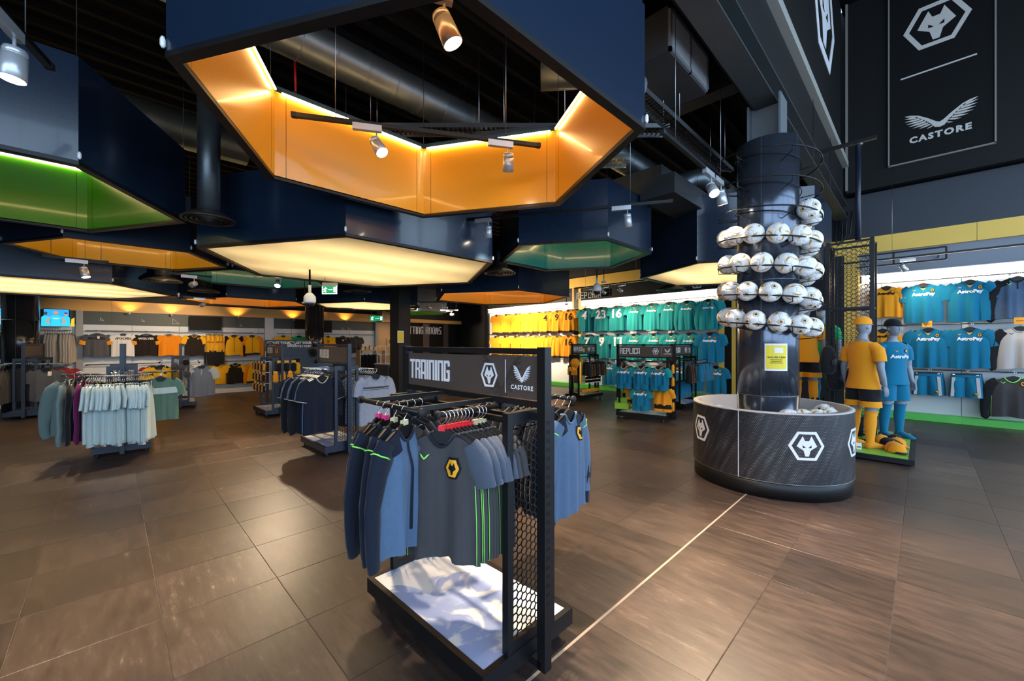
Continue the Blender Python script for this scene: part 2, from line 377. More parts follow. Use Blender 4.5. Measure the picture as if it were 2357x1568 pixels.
for x,y in [(a,b) for _,a,b in seen[300:]]+rest: tile_geo(rm,x,y)
tag(rm.build('tile_field',tile_mat,floor),kind='stuff')
struct('expansion_joint',B(-6,12,BY-.0075,BY+.0075,-.012,.001),joint_pale,floor)
# ---- right-hand wall (x=12) with its bays, plinth, panels, bands
wr=struct('wall_right',B(WX,WX+.25,-5.7,16.0,0,9.2),charcoal)
def wchild(name,mb,m): return mb.build(name,m,wr)
y=-5.2
k=0
while y<13.5:
    y1=min(y+1.165,13.6)
    if not(3.3<(y+y1)/2<3.9 and False):
        wchild('panel',B(WX-.05,WX,y+.004,y1-.004,.13,2.9),wall_white)
        wchild('plinth',B(WX-.30,WX,y,y1-.002,0.0,.13),plinth_green)
    y=y1
for a,b in ((-5.4,1.0),):
    wchild('upper_panel',B(WX-.04,WX,a,b,3.06,3.56),wall_grey)
wchild('fascia',B(WX-.12,WX,1.02,13.6,3.06,3.56),charcoal)
yy=-5.4
while yy<13.4:
    wchild('band_panel',B(WX-.10,WX,yy+.003,min(yy+2.33,13.6)-.003,3.56,3.91),band_yellow); yy+=2.33
wchild('upper_panel',B(WX-.08,WX,-5.4,1.0,3.91,4.88),slate_paint)
wchild('ledge',B(WX-.34,WX,-5.4,1.2,4.9,9.1),upper_black)
wchild('shadow_gap',B(WX-.2,WX,-5.4,1.2,4.88,4.9),black)
# light boxes along the head of each bay
def light_strip(y0,y1,label):
    t=thing('light_strip',label,'light',(WX-.1,(y0+y1)/2,2.98),0,'light strips over the jersey walls')
    h=(y1-y0)/2
    B(-.02,.05,-h,h,-.08,.08).build('diffuser',strip_light,t)
    B(-.10,.1,-h,h,.08,.095).build('housing',white,t)
light_strip(-5.3,.95,'white light strip above the wall with teal jerseys by the mannequins')
light_strip(3.95,8.5,'white light strip above the wall of numbered teal jerseys')
light_strip(8.92,13.5,'warm glowing light strip above the wall of gold jerseys')
# bay uprights
def upright(y0,y1,m,nm='upright'):
    wchild(nm,B(WX-.16,WX,y0,y1,0,3.56),m)
for a,b,m in ((8.52,8.62,band_yellow),(8.62,8.82,black_metal),(8.82,8.9,band_orange),(3.5,3.6,band_yellow),(3.6,3.78,black_metal),(3.78,3.93,band_yellow),(3.05,3.5,charcoal),(13.52,13.75,black_metal),(1.0,1.25,band_yellow),(1.25,3.05,charcoal)): upright(a,b,m)
# shelf-line joints on the jersey walls (steel slotted rails)
def wall_rail(y0,y1,z,nm,label,x=WX-.17):
    t=thing(nm,label,'rail',(x,(y0+y1)/2,z),0,'hanging rails on the jersey walls'); h=(y1-y0)/2
    MB().cyl((0,-h,0),(0,h,0),.011,10).build('bar',steel,t)
    for s in (-h+.05,-h*.33,h*.33,h-.05): B(0,.13,s-.012,s+.012,-.012,.012).build('bracket',steel,t)
for a,b,lab in ((-5.2,.9,'behind the mannequins'),(4.0,8.45,'of the teal jersey wall'),(8.95,13.45,'of the gold jersey wall')):
    for z,nm in ((2.86,'top'),(1.95,'middle'),(1.03,'lowest')): wall_rail(a,b,z,'wall_rail','%s steel hanging rail %s'%(nm,lab))
# ---- banner with the two emblems high on the wall
p1=onX(2046,386,WX-.36); p2=onX(2291,328,WX-.36); zb=(p1.z+p2.z)/2
ban=thing('wall_banner','tall black banner with wolf hexagon and winged emblem in pale frame','banner',(WX-.36,(p1.y+p2.y)/2,zb))
bw=(p1.y-p2.y)/2
B(-.03,0,-bw,bw,0,3.55).build('board',ink,ban)
edge_grey=mat('banner_edge',(.22,.2,.17),rough=.4)
for s in (-1,1): B(-.05,-.0,s*bw-.012,s*bw+.012,-.012,3.55).build('frame_edge',edge_grey,ban)
B(-.05,0,-bw-.012,bw+.012,-.018,.008).build('frame_edge',edge_grey,ban)
def ban_fn(px,py):
    q=onX(px,py,WX-.39); return plane_fn((-.03,q.y-ban.location.y,q.z-ban.location.z),(0,-1,0),(0,0,1))
wolf_emblem(ban_fn(2155,53),.47,.42,print_grey,ink,'wolf_emblem',ban,d=.006)
wings_emblem(ban_fn(2163,292),.50,print_grey,'wing_emblem',ban,ys=.52,d=.006)
q0=onX(2073,184,WX-.39); q1=onX(2249,124,WX-.39)
MB().bar((-.034,q0.y-ban.location.y,q0.z-zb),(-.034,q1.y-ban.location.y,q1.z-zb),.01,.028).build('divider_line',print_grey,ban)
q=onX(2162,303,WX-.4); text('CASTORE',print_grey,.165,ban,(-.034,q.y-ban.location.y,q.z-zb-.09),(PI/2,0,-PI/2),bold=.008,sp=1.25)
# ---- bulkhead between the low shop ceiling and the tall glazed part
bk=struct('wall_bulkhead',B(-6,WX-.34,BY,BY+.3,4.65,9.1),upper_black)
B(-6,WX-.34,BY-.13,BY,5.48,5.62).build('ledge',mat('ledge_stone',(.27,.26,.23),rough=.6),bk)
B(-6,WX-.34,BY-.04,BY,4.66,5.46).build('fascia',upper_black,bk)
B(WX-.38,WX-.34,BY-.12,BY-.08,4.95,9.1).build('corner_trim',edge_grey,bk)
wolf_emblem(plane_fn((9.45,BY-.002,7.8),(1,0,0),(0,0,1)),1.15,.95,print_white,upper_black,'wolf_emblem',bk,d=.01)
# steel beam along the bulkhead
bm=struct('trim_1',MB().box(-6,WX-.35,BY-.12,BY+.12,4.34,4.36).box(-6,WX-.35,BY-.006,BY+.006,4.36,4.64).box(-6,WX-.35,BY-.12,BY+.12,4.62,4.64),mat('beam_paint',(.03,.037,.04),rough=.5))
# ---- rear wall (y=15.8) with the fanwear bays
wb=struct('wall_back',B(-6.2,WX+.25,WY,WY+.25,0,5.3),charcoal)
def bchild(name,mb,m): return mb.build(name,m,wb)
x=-5.8
while x<7.6:
    x1=min(x+1.035,7.68)
    bchild('panel',B(x+.004,x1-.004,WY-.05,WY,.14,2.07),wall_white)
    bchild('plinth',B(x,x1-.002,WY-.34,WY,0,.14),white)
    x=x1
x=-5.8
while x<7.6:
    x1=min(x+2.9,7.68)
    bchild('dark_strip',B(x+.003,x1-.003,WY-.06,WY,2.07,2.43),strip_green)
    bchild('band_panel',B(x+.003,x1-.003,WY-.14,WY,2.43,2.73),band_orange)
    x=x1
for px,wd in ((183,.13),(619,.26),(866,.12)):
    q=onY(px,760,WY-.1); bchild('pilaster',B(q.x-wd/2,q.x+wd/2,WY-.16,WY,.0,2.43),grey_lit if wd<.2 else wall_white)
# small triangular line motifs printed on the dark strip
for px,py,s in ((405,740,.075),(448,741,.03),(555,749,.03),(235,735,.035),(330,738,.03),(610,745,.03),(790,757,.05),(805,757,.05)):
    q=onY(px,py,WY-.063); mb=MB()
    for a,b in (((-s,s),(-s,-s)),((-s,-s),(s,-s)),((s,-s),(-s,s))): mb.bar((q.x+a[0],q.y,q.z+a[1]),(q.x+b[0],q.y,q.z+b[1]),.003,.008)
    bchild('triangle_motif',mb,print_grey)
def brail(x0,x1,z,label):
    t=thing('wall_rail',label,'rail',((x0+x1)/2,WY-.2,z),0,'hanging rails on the rear wall'); h=(x1-x0)/2
    MB().cyl((-h,0,0),(h,0,0),.011,10).build('bar',steel,t)
    for s in (-h+.05,0,h-.05): B(s-.012,s+.012,0,.15,-.012,.012).build('bracket',steel,t)
for x0,x1,nm in ((-5,-.75,'left of the grey pilaster'),(-.5,3.65,'between the two pale pilasters'),(4.05,7.55,'right of the broad pilaster')):
    brail(x0,x1,1.9,'upper steel clothes rail %s on rear wall'%nm); brail(x0,x1,.99,'lower steel clothes rail %s on rear wall'%nm)
# counter recess at the end of the bays, ply faced
bchild('ply_panel',B(7.75,8.9,WY-.03,WY,.0,2.43),wood_pale)
bchild('ply_panel',B(7.75,8.9,WY-.5,WY-.03,2.43,2.9),wood_pale)
bchild('ply_panel',B(8.6,8.9,WY-.5,WY-.03,0,2.43),band_orange)
# fitting room front: dark cubicles under a slim orange band
for i,(a,b,m) in enumerate(((8.92,9.9,ink),(9.92,10.25,grey_lit),(10.27,11.0,ink),(11.02,11.3,wood_pale),(11.32,11.95,ink))):
    bchild('cubicle_panel',B(a,b,WY-.05-(.03 if i%2 else 0),WY,.05,2.45),m if i%2==0 else mat('cubicle_trim_%d'%i,(.05,.035,.03),rough=.5))
bchild('band_panel',B(8.92,11.98,WY-.2,WY,2.47,2.62),band_orange)
fs=thing('fitting_room_sign','pale block letters FITTING ROOMS on the dark cubicle front','sign',(8.98,WY-.09,1.97))
mb=MB(); block_text(mb,'FITTING',(0,0,0),(1,0,0),(0,0,1),.34,.135,.03,-.03); mb.build('lettering',print_white,fs)
mb=MB(); block_text(mb,'ROOMS',(1.07,0,0),(1,0,0),(0,0,1),.34,.145,.03,-.03); mb.build('lettering',print_white,fs)
# ---- far left wall and the glazed shop front behind / right of the camera
struct('wall_left',MB().box(-6.25,-6,1.1,16.0,0,9.2).box(-6.25,-6,-5.7,-5.4,0,9.2).box(-6.25,-6,-5.4,1.1,7.6,9.2).box(-6.25,-6,-5.4,1.1,0,.15),charcoal)
for i in range(2):
    y0=-5.4+i*3.25; y1=y0+3.25
    wn=struct('window_%d'%(i+7),MB().box(-6.16,-6.04,y0,y0+.06,.15,7.6).box(-6.16,-6.04,y1-.06,y1,.15,7.6).box(-6.16,-6.04,y0,y1,2.9,2.98).box(-6.16,-6.04,y0,y1,.15,.22).box(-6.16,-6.04,y0,y1,7.53,7.6),black_metal)
    B(-6.105,-6.095,y0+.06,y1-.06,.22,2.9).build('pane',glass,wn); B(-6.105,-6.095,y0+.06,y1-.06,2.98,7.53).build('pane',glass,wn)
wf=struct('wall_front',MB().box(-6.2,-5.6,-5.7,-5.5,0,9.2).box(11.6,12.2,-5.7,-5.5,0,9.2).box(-5.6,11.6,-5.7,-5.5,7.6,9.2).box(-5.6,11.6,-5.7,-5.5,0,.15),charcoal)
for i in range(6):
    x0=-5.6+i*17.2/6; x1=x0+17.2/6
    wn=struct('window_%d'%(i+1),MB().box(x0,x0+.06,-5.66,-5.54,.15,7.6).box(x1-.06,x1,-5.66,-5.54,.15,7.6).box(x0,x1,-5.66,-5.54,2.9,2.98).box(x0,x1,-5.66,-5.54,.15,.22).box(x0,x1,-5.66,-5.54,7.53,7.6),black_metal)
    B(x0+.06,x1-.06,-5.605,-5.595,.22,2.9).build('pane',glass,wn); B(x0+.06,x1-.06,-5.605,-5.595,2.98,7.53).build('pane',glass,wn)
# ---- ceilings
ce=struct('ceiling',B(-6.2,12.2,BY+.3,16.0,5.12,5.3),black)
rib=B(-9,9,-.03,.03,-.07,0).mesh('deck_rib',mat('deck_rib_paint',(.004,.004,.0045),rough=.8,spec=.06))
yy=BY+.55
while yy<15.7: link('deck_rib',rib,ce,(3,yy,5.12)); yy+=.31
struct('ceiling_high',B(-6.2,12.2,-5.7,BY,9.1,9.3),black)
for xb in (-1.6,5.45): B(xb-.12,xb+.12,BY+.3,15.8,4.7,5.1).build('roof_beam',charcoal,ce)
# ================================================================== CEILING COFFERS
def hexv(S,k): return Vector((S*math.cos(PI/3*k),S*math.sin(PI/3*k),0))
COL={}
def coffer(cx,cy,z,S,H,color,label,inner=.72,wires=True):
    t=thing('hexagon_coffer',label,'coffer',(cx,cy,z),0,'hexagon ceiling coffers')
    Si=S-.065; light=color=='cream'
    for k in range(6):
        a,b=hexv(S,k),hexv(S,k+1); ai,bi=hexv(S-.03,k),hexv(S-.03,k+1)
        nm=MB(); nm.add([a+Vector((0,0,.0)),b,b+Vector((0,0,H)),a+Vector((0,0,H)),ai,bi,bi+Vector((0,0,H)),ai+Vector((0,0,H))],[(0,1,2,3),(7,6,5,4),(0,4,5,1),(3,2,6,7),(1,5,6,2),(0,3,7,4)])
        nm.build('outer_panel',navy_lam,t)
        # bottom rim
        r0,r1=hexv(S+.004,k),hexv(S+.004,k+1); i0,i1=hexv(Si,k),hexv(Si,k+1); dz=Vector((0,0,-.022))
        MB().add([r0+dz,r1+dz,i1+dz,i0+dz,r0+dz*-.4,r1+dz*-.4,i1+dz*-.4,i0+dz*-.4],[(3,2,1,0),(4,5,6,7),(0,1,5,4),(2,3,7,6),(1,2,6,5),(3,0,4,7)]).build('rim',black_metal,t)
        if not light:
            m=LAM[color]; e=(bi-ai).normalized(); c0,c1=hexv(Si,k),hexv(Si,k+1); cs=.09
            p0=c0+e*cs; p1=c1-e*cs; nrm=Vector((-e.y,e.x,0)); th=nrm*-.014; ht=Vector((0,0,inner))
            MB().add([p0,p1,p1+ht,p0+ht,p0+th,p1+th,p1+th+ht,p0+th+ht],[(0,3,2,1),(4,5,6,7),(0,1,5,4),(3,7,6,2),(1,2,6,5),(0,4,7,3)]).build('inner_panel',m,t)
            # folded corner strip round vertex k
            pe=(hexv(S,k-1)-hexv(S,k)).normalized(); g=.004
            q0=c0+e*(cs-g); q2=c0+pe*(cs-g)
            MB().add([q0,c0,q2,q0+ht,c0+ht,q2+ht],[(0,1,4,3),(1,2,5,4)]).build('corner_strip',m,t)
            # LED strip along the head of the panel
            l0=c0+e*.05+nrm*.02+ht*.985; l1=c1-e*.05+nrm*.02+ht*.985
            MB().bar(l0,l1,.012,.016).build('led_strip',led,t)
    if light:
        MB().add([hexv(S-.05,k)+Vector((0,0,.004)) for k in range(6)]+[hexv(S-.05,k)+Vector((0,0,.010)) for k in range(6)],[(5,4,3,2,1,0),(6,7,8,9,10,11)]+[(k,(k+1)%6,6+(k+1)%6,6+k) for k in range(6)]).build('diffuser',sheet,t)
        MB().add([hexv(S-.03,k)+Vector((0,0,H-.02)) for k in range(6)]+[hexv(S-.03,k)+Vector((0,0,H)) for k in range(6)],[(0,1,2,3,4,5),(11,10,9,8,7,6)]+[(k,(k+1)%6,6+(k+1)%6,6+k) for k in range(6)]).build('lid',white,t)
        for i,f in enumerate((-.55,0,.55)):
            wd=S*1.7*(1-abs(f)*.45)
            B(-wd/2,wd/2,f*S*.8-.02,f*S*.8+.02,.42,.44).build('tube_lamp',white,t)
            area_light('tube_light',(0,f*S*.8,.41),(0,0,0),wd,.05,21*S*S/4,(1,.84,.58),t)
    if wires:
        for k in range(0,6): 
            v=hexv(S-.02,k); MB().cyl((v.x,v.y,H-.02),(v.x,v.y,5.04-z),.003,5).build('suspension_wire',black_metal,t)
        for k in range(6):
            v=hexv(S+.012,k); MB().lathe([(.006,0),(.012,.012),(.012,.04),(.007,.055)],8,(v.x,v.y,.02)).build('clip',white_plastic,t)
    return t
coffer(1.73,2.62,3.0,1.54,.80,'orange','large open hexagon coffer with glowing orange inside overhead in front',.73)
coffer(-.95,5.82,2.94,1.54,.80,'green','open hexagon coffer with glowing green inside at upper left',.72)
coffer(.19,8.44,2.89,1.23,.78,'yellow','mustard yellow open hexagon coffer hanging just below the green one',.6)
coffer(2.76,6.0,2.71,2.05,.80,'cream','largest cream light box hexagon hanging below the orange coffer')
coffer(-1.02,11.4,2.59,2.05,.72,'cream','cream light box hexagon at far left above the round column')
coffer(5.2,3.92,2.94,1.2,.78,'teal','dark teal open hexagon coffer right of the big light box',.6)
coffer(7.87,2.41,2.81,1.54,1.0,'cream','cream light box hexagon behind the football column')
coffer(6.72,7.23,2.66,1.69,.75,'orange','amber open hexagon coffer in front of the gold jersey wall',.55)
coffer(2.22,9.8,2.9,1.39,.75,'teal','pale teal open hexagon coffer behind the biggest light box',.55)
coffer(2.81,13.47,2.73,1.586,.7,'orange','flat looking amber coffer above the rear wall bays',.5)
coffer(5.34,11.3,2.64,1.54,.7,'cream','small far cream light box hexagon beside the square column')
coffer(8.3,13.6,2.72,1.25,.8,'green','far green coffer above the fitting rooms',.5)
# ================================================================== SERVICES ABOVE
def duct(pts,r,label,seams=True,n=20):
    t=thing('spiral_duct',label,'duct',pts[0]); o=Vector(pts[0])
    MB().tube([Vector(p)-o for p in pts],r,n).build('pipe',galv,t)
    if seams:
        for i in range(len(pts)-1):
            a,b=Vector(pts[i])-o,Vector(pts[i+1])-o; L=(b-a).length; d=(b-a)/L; k=.25
            while k<L: MB().lathe([(r+.001,-.006),(r+.005,-.002),(r+.005,.002),(r+.001,.006)],n,a+d*k,d).build('seam',galv,t); k+=.32
    return t
duct([(-1.2,4.15,4.45),(1,4.15,4.45),(3,4.15,4.45),(5.3,4.15,4.45)],.19,'long silver spiral duct seen through the orange coffer')
duct([(4.6,3.35,4.5),(8.6,3.35,4.5)],.2,'spiral duct running on behind the orange coffer to the right')
duct([(-5,7.2,4.4),(-2,6.9,4.4),(1.4,6.9,4.4)],.24,'dark duct above the green coffer at upper left',False)
# duct drop with round diffuser
def diffuser(loc,r,label,drop=None,rd=.13):
    t=thing('ceiling_diffuser',label,'air vent',loc,0,'round ceiling diffusers')
    MB().lathe([(r*.55,.09),(r*.8,.05),(r,.012),(r,0),(r*.93,.0),(r*.9,.02),(r*.5,.06)],32,cap=(True,False)).build('cone',mat('diffuser_bronze',(.03,.022,.016),rough=.35) if 'diffuser_bronze' not in MATS else MATS['diffuser_bronze'],t)
    for k in (.78,.6,.42,.24): MB().lathe([(r*k,.004),(r*k+.012,.004),(r*k-.02,.035),(r*k-.03,.035)],32,cap=(False,False)).build('ring',MATS['diffuser_bronze'],t)
    if drop: MB().cyl((0,0,.06),(0,0,drop),rd,20).build('drop_duct',galv if drop>.9 else black_metal,t)
    return t
p=onZ(481,508,2.85); diffuser(p,.24,'big round bronze diffuser on a silver drop duct left of the orange coffer',1.3,.10)
for px,py,z,r,lab in ((1150,630,2.75,.27,'round bronze diffuser between the biggest light box and the teal coffer'),(375,648,2.75,.3,'round diffuser beside the tip of the far left light box'),(470,672,2.72,.3,'round diffuser in front of the flat amber coffer'),(345,685,2.66,.33,'round diffuser tucked under the far left light box'),(795,714,2.6,.3,'lit round diffuser under the small far light box'),(823,672,2.75,.3,'dark round diffuser right of the green exit sign'),(1545,668,2.72,.3,'pale ring diffuser over the numbered teal jerseys'),(945,708,2.62,.3,'dark round diffuser right of the square column')):
    diffuser(onZ(px,py,z),r,lab,.6)
# air handling boxes
def air_box(c,sx,sy,sz,face,label):
    t=thing('air_handling_box',label,'air vent',c,0)
    B(-sx/2,sx/2,-sy/2,sy/2,-sz/2,sz/2).build('casing',mat('casing_grey_%d'%len(MATS),(.03,.033,.036),rough=.5,metal=.2),t)
    if face:   # louvre grille on the -y face
        y=-sy/2
        fr=MB().box(-sx/2,sx/2,y-.025,y,-sz/2,-sz/2+.035).box(-sx/2,sx/2,y-.025,y,sz/2-.035,sz/2).box(-sx/2,-sx/2+.035,y-.025,y,-sz/2,sz/2).box(sx/2-.035,sx/2,y-.025,y,-sz/2,sz/2).box(-.012,.012,y-.025,y,-sz/2,sz/2)
        fr.build('grille_frame',mat('grille_paint_%d'%len(MATS),(.12,.13,.14),rough=.5),t)
        n=int((sz-.08)/.024)
        for i in range(n):
            z=-sz/2+.05+i*.024; MB().bar((-sx/2+.03,y-.012,z),(sx/2-.03,y-.012,z),.02,.004,up=(0,.5,1)).build('louvre',grey_lit,t)
    return t
air_box((4.15,1.97,4.5),.95,.62,.42,True,'dark air box with louvred grille at top right of the coffer')
air_box((8.7,1.85,4.25),.8,.5,.45,True,'louvred air box behind the head of the football column')
air_box((5.9,3.1,3.95),.5,.9,.42,False,'grey plenum box with a curved duct right of the coffer')
air_box((6.6,2.6,3.75),2.4,.5,.28,False,'long flat plenum box under the curved duct')
e=[(6.2,2.75,4.0)]+[(6.2+.42*math.sin(a),2.75-.42*(1-math.cos(a))*.6,4.0+.2*math.sin(a)) for a in (.4,.8,1.2,1.57)]+[(7.2,2.4,4.2),(8.3,2.35,4.15)]
duct(e,.14,'curved flexible duct leaving the grey plenum box',False)
duct([(3.3,2.9,4.5),(3.6,2.55,4.5),(3.85,2.25,4.5)],.18,'dark round duct feeding the louvred air box',False)
# cable trays
def tray(p,q,wd,label):
    p=Vector(p); q=Vector(q); t=thing('cable_tray',label,'cable tray',p); d=q-p; L=d.length; d.normalize(); s=d.cross(Vector((0,0,1))).normalized()*wd/2
    m=mat('tray_%d'%len(MATS),(.035,.03,.026),rough=.45,metal=.4)
    for k in (-1,1): MB().bar(s*k,s*k+d*L,.006,.05).build('side_rail',steel,t)
    mb=MB(); x=0
    while x<L-.04: mb.bar(d*(x+.01)-s,d*(x+.01)+s,.03,.004); x+=.055
    mb.bar(Vector((0,0,0)),d*L,.02,.004); tag(mb.build('perforated_bed',m,t),kind='stuff')
    for f in (.1,.5,.9):
        for k in (-1,1): MB().cyl(d*L*f+s*k,d*L*f+s*k+Vector((0,0,5.04-(p.z+(q.z-p.z)*f))),.004,6).build('drop_rod',steel,t)
tray((1.9,4.75,4.05),(4.6,2.1,4.05),.22,'perforated cable tray crossing above the orange coffer')
tray((3.2,4.6,4.0),(4.9,2.75,4.0),.3,'wide perforated cable tray right of the silver duct')
tray((2.6,1.95,4.0),(6.2,1.95,4.0),.18,'long perforated cable tray running to the football column')
t=thing('loudspeaker','grey horn shaped speaker at the near end of the long cable tray','loudspeaker',(3.1,1.8,3.78)); MB().lathe([(.06,-.02),(.10,.0),(.11,.18),(.08,.2)],20,(0,0,0),(1,-.3,.0)).build('body',mat('speaker_grey',(.08,.09,.1),rough=.45),t)
# strut bars hung in the coffer
for a,b,lab in (((2.95,3.6,3.95),(3.55,2.7,3.95),'short grey strut bar hung on rods inside the orange coffer'),((.75,5.2,4.1),(1.2,4.9,4.1),'small grey strut bar left of the silver duct')):
    t=thing('strut_bar',lab,'bar',a); d=Vector(b)-Vector(a); MB().bar((0,0,0),d,.04,.04).build('channel',steel,t)
    for f in (.05,.95): MB().cyl(d*f,d*f+Vector((0,0,5.04-a[2])),.005,6).build('drop_rod',steel,t)
q=onZ(679,170,4.3)
t=thing('red_cable','red fire alarm cable hanging down inside the orange coffer','cable',(q.x,q.y,3.75)); MB().tube([(0,0,0),(.005,.0,.4),(-.004,0,.8),(.006,0,1.1),(0,0,1.37)],.011,7).build('sheath',red_cable,t)
for z in (.35,.72,1.05): MB().lathe([(.014,0),(.014,.02)],8,(0,0,z)).build('tie',black_metal,t)
# ================================================================== TRACK LIGHTS
WARM=(1,.76,.5)
def track(p,q,label,drops=(.15,.85)):
    p=Vector(p); q=Vector(q); t=thing('light_track',label,'light track',p); d=q-p
    MB().bar((0,0,0),d,.036,.034).build('rail',black_metal,t)
    for f in (0,1): MB().bar(d*f-d.normalized()*.02,d*f+d.normalized()*.02,.04,.038).build('end_cap',rubber,t)
    for f in drops:
        mb=MB().cyl(d*f+Vector((0,0,.01)),d*f+Vector((0,0,5.04-p.z-(q.z-p.z)*f)),.003,5); mb.build('suspension_wire',steel,t)
    return t
NS=[0]
def spot(pos,aim,tdir,label,power=0,k=1.0,angle=70,col=WARM):
    """pos: point on the track underside; aim: target point; tdir: track direction"""
    pos=Vector(pos); t=thing('track_spotlight',label,'spotlight',pos,0,'silver track spotlights'); td=Vector(tdir).normalized()
    MB().bar(-td*.11*k+Vector((0,0,-.03)),td*.11*k+Vector((0,0,-.03)),.038*k,.05*k).build('adapter',spot_grey,t)
    sd=td*.07*k; piv=sd+Vector((0,0,-.15*k)); MB().cyl(sd+Vector((0,0,-.04)),piv,.007*k,8).build('stem',spot_grey,t)
    a=(Vector(aim)-(pos+piv)).normalized(); c0=piv-a*.05*k
    MB().lathe([(.02*k,0),(.040*k,.004),(.044*k,.02),(.044*k,.035),(.040*k,.037),(.040*k,.041),(.045*k,.043),(.05*k,.15*k),(.046*k,.152*k)],20,c0,a,cap=(True,False)).build('can',spot_grey,t)
    MB().lathe([(.046*k,.143*k),(.0445*k,.144*k)],20,c0,a).build('lens',lens_hot,t)
    if power:
        l=bpy.data.lights.new('spot_light','SPOT'); l.energy=power; l.color=col; l.spot_size=R(angle); l.spot_blend=.7; l.shadow_soft_size=.045*k
        o=bpy.data.objects.new('spot_light',l); C.objects.link(o); o.parent=t; o.location=c0+a*.16*k; o.rotation_euler=a.to_track_quat('-Z','Y').to_euler()
    return t
track((1.04,3.54,3.4),(2.81,2.5,3.4),'black light track hung across the orange coffer')
spot((1.52,3.26,3.4),(2.35,1.0,0),(1.77,-1.04,0),'left silver spotlight on the track across the orange coffer',420,1.05)
spot((2.5,2.68,3.4),(3.9,4.1,.2),(1.77,-1.04,0),'right silver spotlight on the track across the orange coffer',260,1.05)
q=onZ(1015,8,3.48); track((q.x-.5,q.y+.1,3.5),(q.x+.42,q.y-.35,3.5),'black light track at the top edge of the photo inside the coffer')
spot((q.x-.09,q.y-.02,3.5),(2.6,1.0,0),(.9,-.45,0),'lit spotlight at the top centre of the orange coffer',480,1.15)
q=onZ(45,95,3.15); track((q.x-.40,q.y-1.1,3.27),(q.x+.07,q.y+.44,3.27),'black light track at the far upper left corner')
spot((q.x-.05,q.y+.02,3.26),(-.6,3.4,0),(.3,1,0),'large silver spotlight at the far upper left corner',300,1.12)
track((3.11,4.64,3.2),(4.57,2.03,3.2),'black light track below the orange coffer in front of teal coffer')
spot((3.45,4.03,3.2),(4.4,5.0,.2),(1.46,-2.61,0),'left spotlight on the track before the teal coffer',180)
spot((4.3,2.51,3.2),(5.6,2.9,.3),(1.46,-2.61,0),'right spotlight on the track before the teal coffer',180)
track((3.44,1.6,3.42),(5.2,1.62,3.42),'sloping looking light track reaching the football column')
spot((4.55,1.61,3.42),(2.9,-.2,0),(1,0,0),'flaring spotlight facing the camera beside the football column',620,1.1)
spot((4.85,1.61,3.42),(5.25,1.5,2.2),(1,0,0),'spotlight next to the flaring lamp beside the football column',110,1.1)
# spots over the floor and the walls further back
for pos,aim,td,lab,pw in (
 ((-.35,8.35,2.75),(.1,8.0,.8),(1,0,0),'spotlight below the left tip of the mustard coffer',170),
 ((.95,8.9,2.75),(.6,10.6,2.4),(1,0,0),'small spotlight below the mustard coffer middle',90),
 ((1.5,12.2,2.66),(.9,15.6,1.7),(1,0,0),'small spotlight between far left light box and amber coffer',200),
 ((2.2,8.35,2.85),(1.2,6.3,0),(0,1,0),'spotlight peeping past the biggest light box edge',260),
 ((10.3,7.0,3.25),(11.9,6.6,1.6),(0,1,0),'left of three spotlights facing the numbered jerseys',150),
 ((10.3,6.55,3.25),(11.9,5.9,1.6),(0,1,0),'middle of three spotlights facing the numbered jerseys',150),
 ((10.3,6.0,3.25),(11.9,5.0,1.6),(0,1,0),'right lit one of three spotlights facing the numbered jerseys',150),
 ((7.3,12.3,2.95),(9.9,15.6,2.0),(1,-1,0),'left of the cluster of spotlights near the square column',110),
 ((7.7,12.0,2.95),(11.9,12.2,2.2),(1,-1,0),'middle of the cluster of spotlights near the square column',900),
 ((8.1,11.6,2.95),(11.9,11.0,2.2),(1,-1,0),'right of the cluster of spotlights near the square column',900),
 ((8.6,11.9,2.75),(11.9,9.6,2.2),(1,-1,0),'low spotlight under the amber coffer edge facing gold jerseys',900),
 ((10.9,.2,3.2),(11.9,-.4,1.9),(0,1,0),'silver spotlight above the plain teal jerseys on right wall',70),
 ((10.9,-2.0,3.2),(11.9,-1.8,1.9),(0,1,0),'silver spotlight at the right edge of the photo',70)):
    spot(pos,aim,td,lab,pw)
    if pos[2] in (2.75,2.66,2.85): d_=Vector(td).normalized()*.3; track(Vector(pos)-d_,Vector(pos)+d_,'short black track carrying the '+lab.replace('spotlight','lamp'),(.1,.9))
track((10.9,1.2,3.23),(10.9,-4.0,3.23),'thin black track along the right wall above the teal jerseys')
track((10.3,7.6,3.28),(10.3,5.2,3.28),'light track before the numbered teal jerseys')
track((7.0,12.6,2.98),(8.5,11.2,2.98),'light track near the square column far back')
# lamps of the rear wall bays wash the orange band from below
for i,x in enumerate((.35,1.25,2.9,4.55,5.35,6.4)):
    t=thing('wall_washer','%s small uplight from the left along the orange band of rear wall'%nth(i),'spotlight',(x,WY-.3,2.36),0,'uplights of the orange band')
    MB().lathe([(.02,0),(.022,.05),(.018,.06)],12).build('can',spot_grey,t); B(-.01,.01,0,.15,0,.01).build('arm',spot_grey,t)
    l=bpy.data.lights.new('spot_light','SPOT'); l.energy=9; l.color=(1,.62,.22); l.spot_size=R(120); l.spot_blend=.8; l.shadow_soft_size=.02
    o=bpy.data.objects.new('spot_light',l); C.objects.link(o); o.parent=t; o.location=(0,0,.07); o.rotation_euler=(R(180-25),0,0)
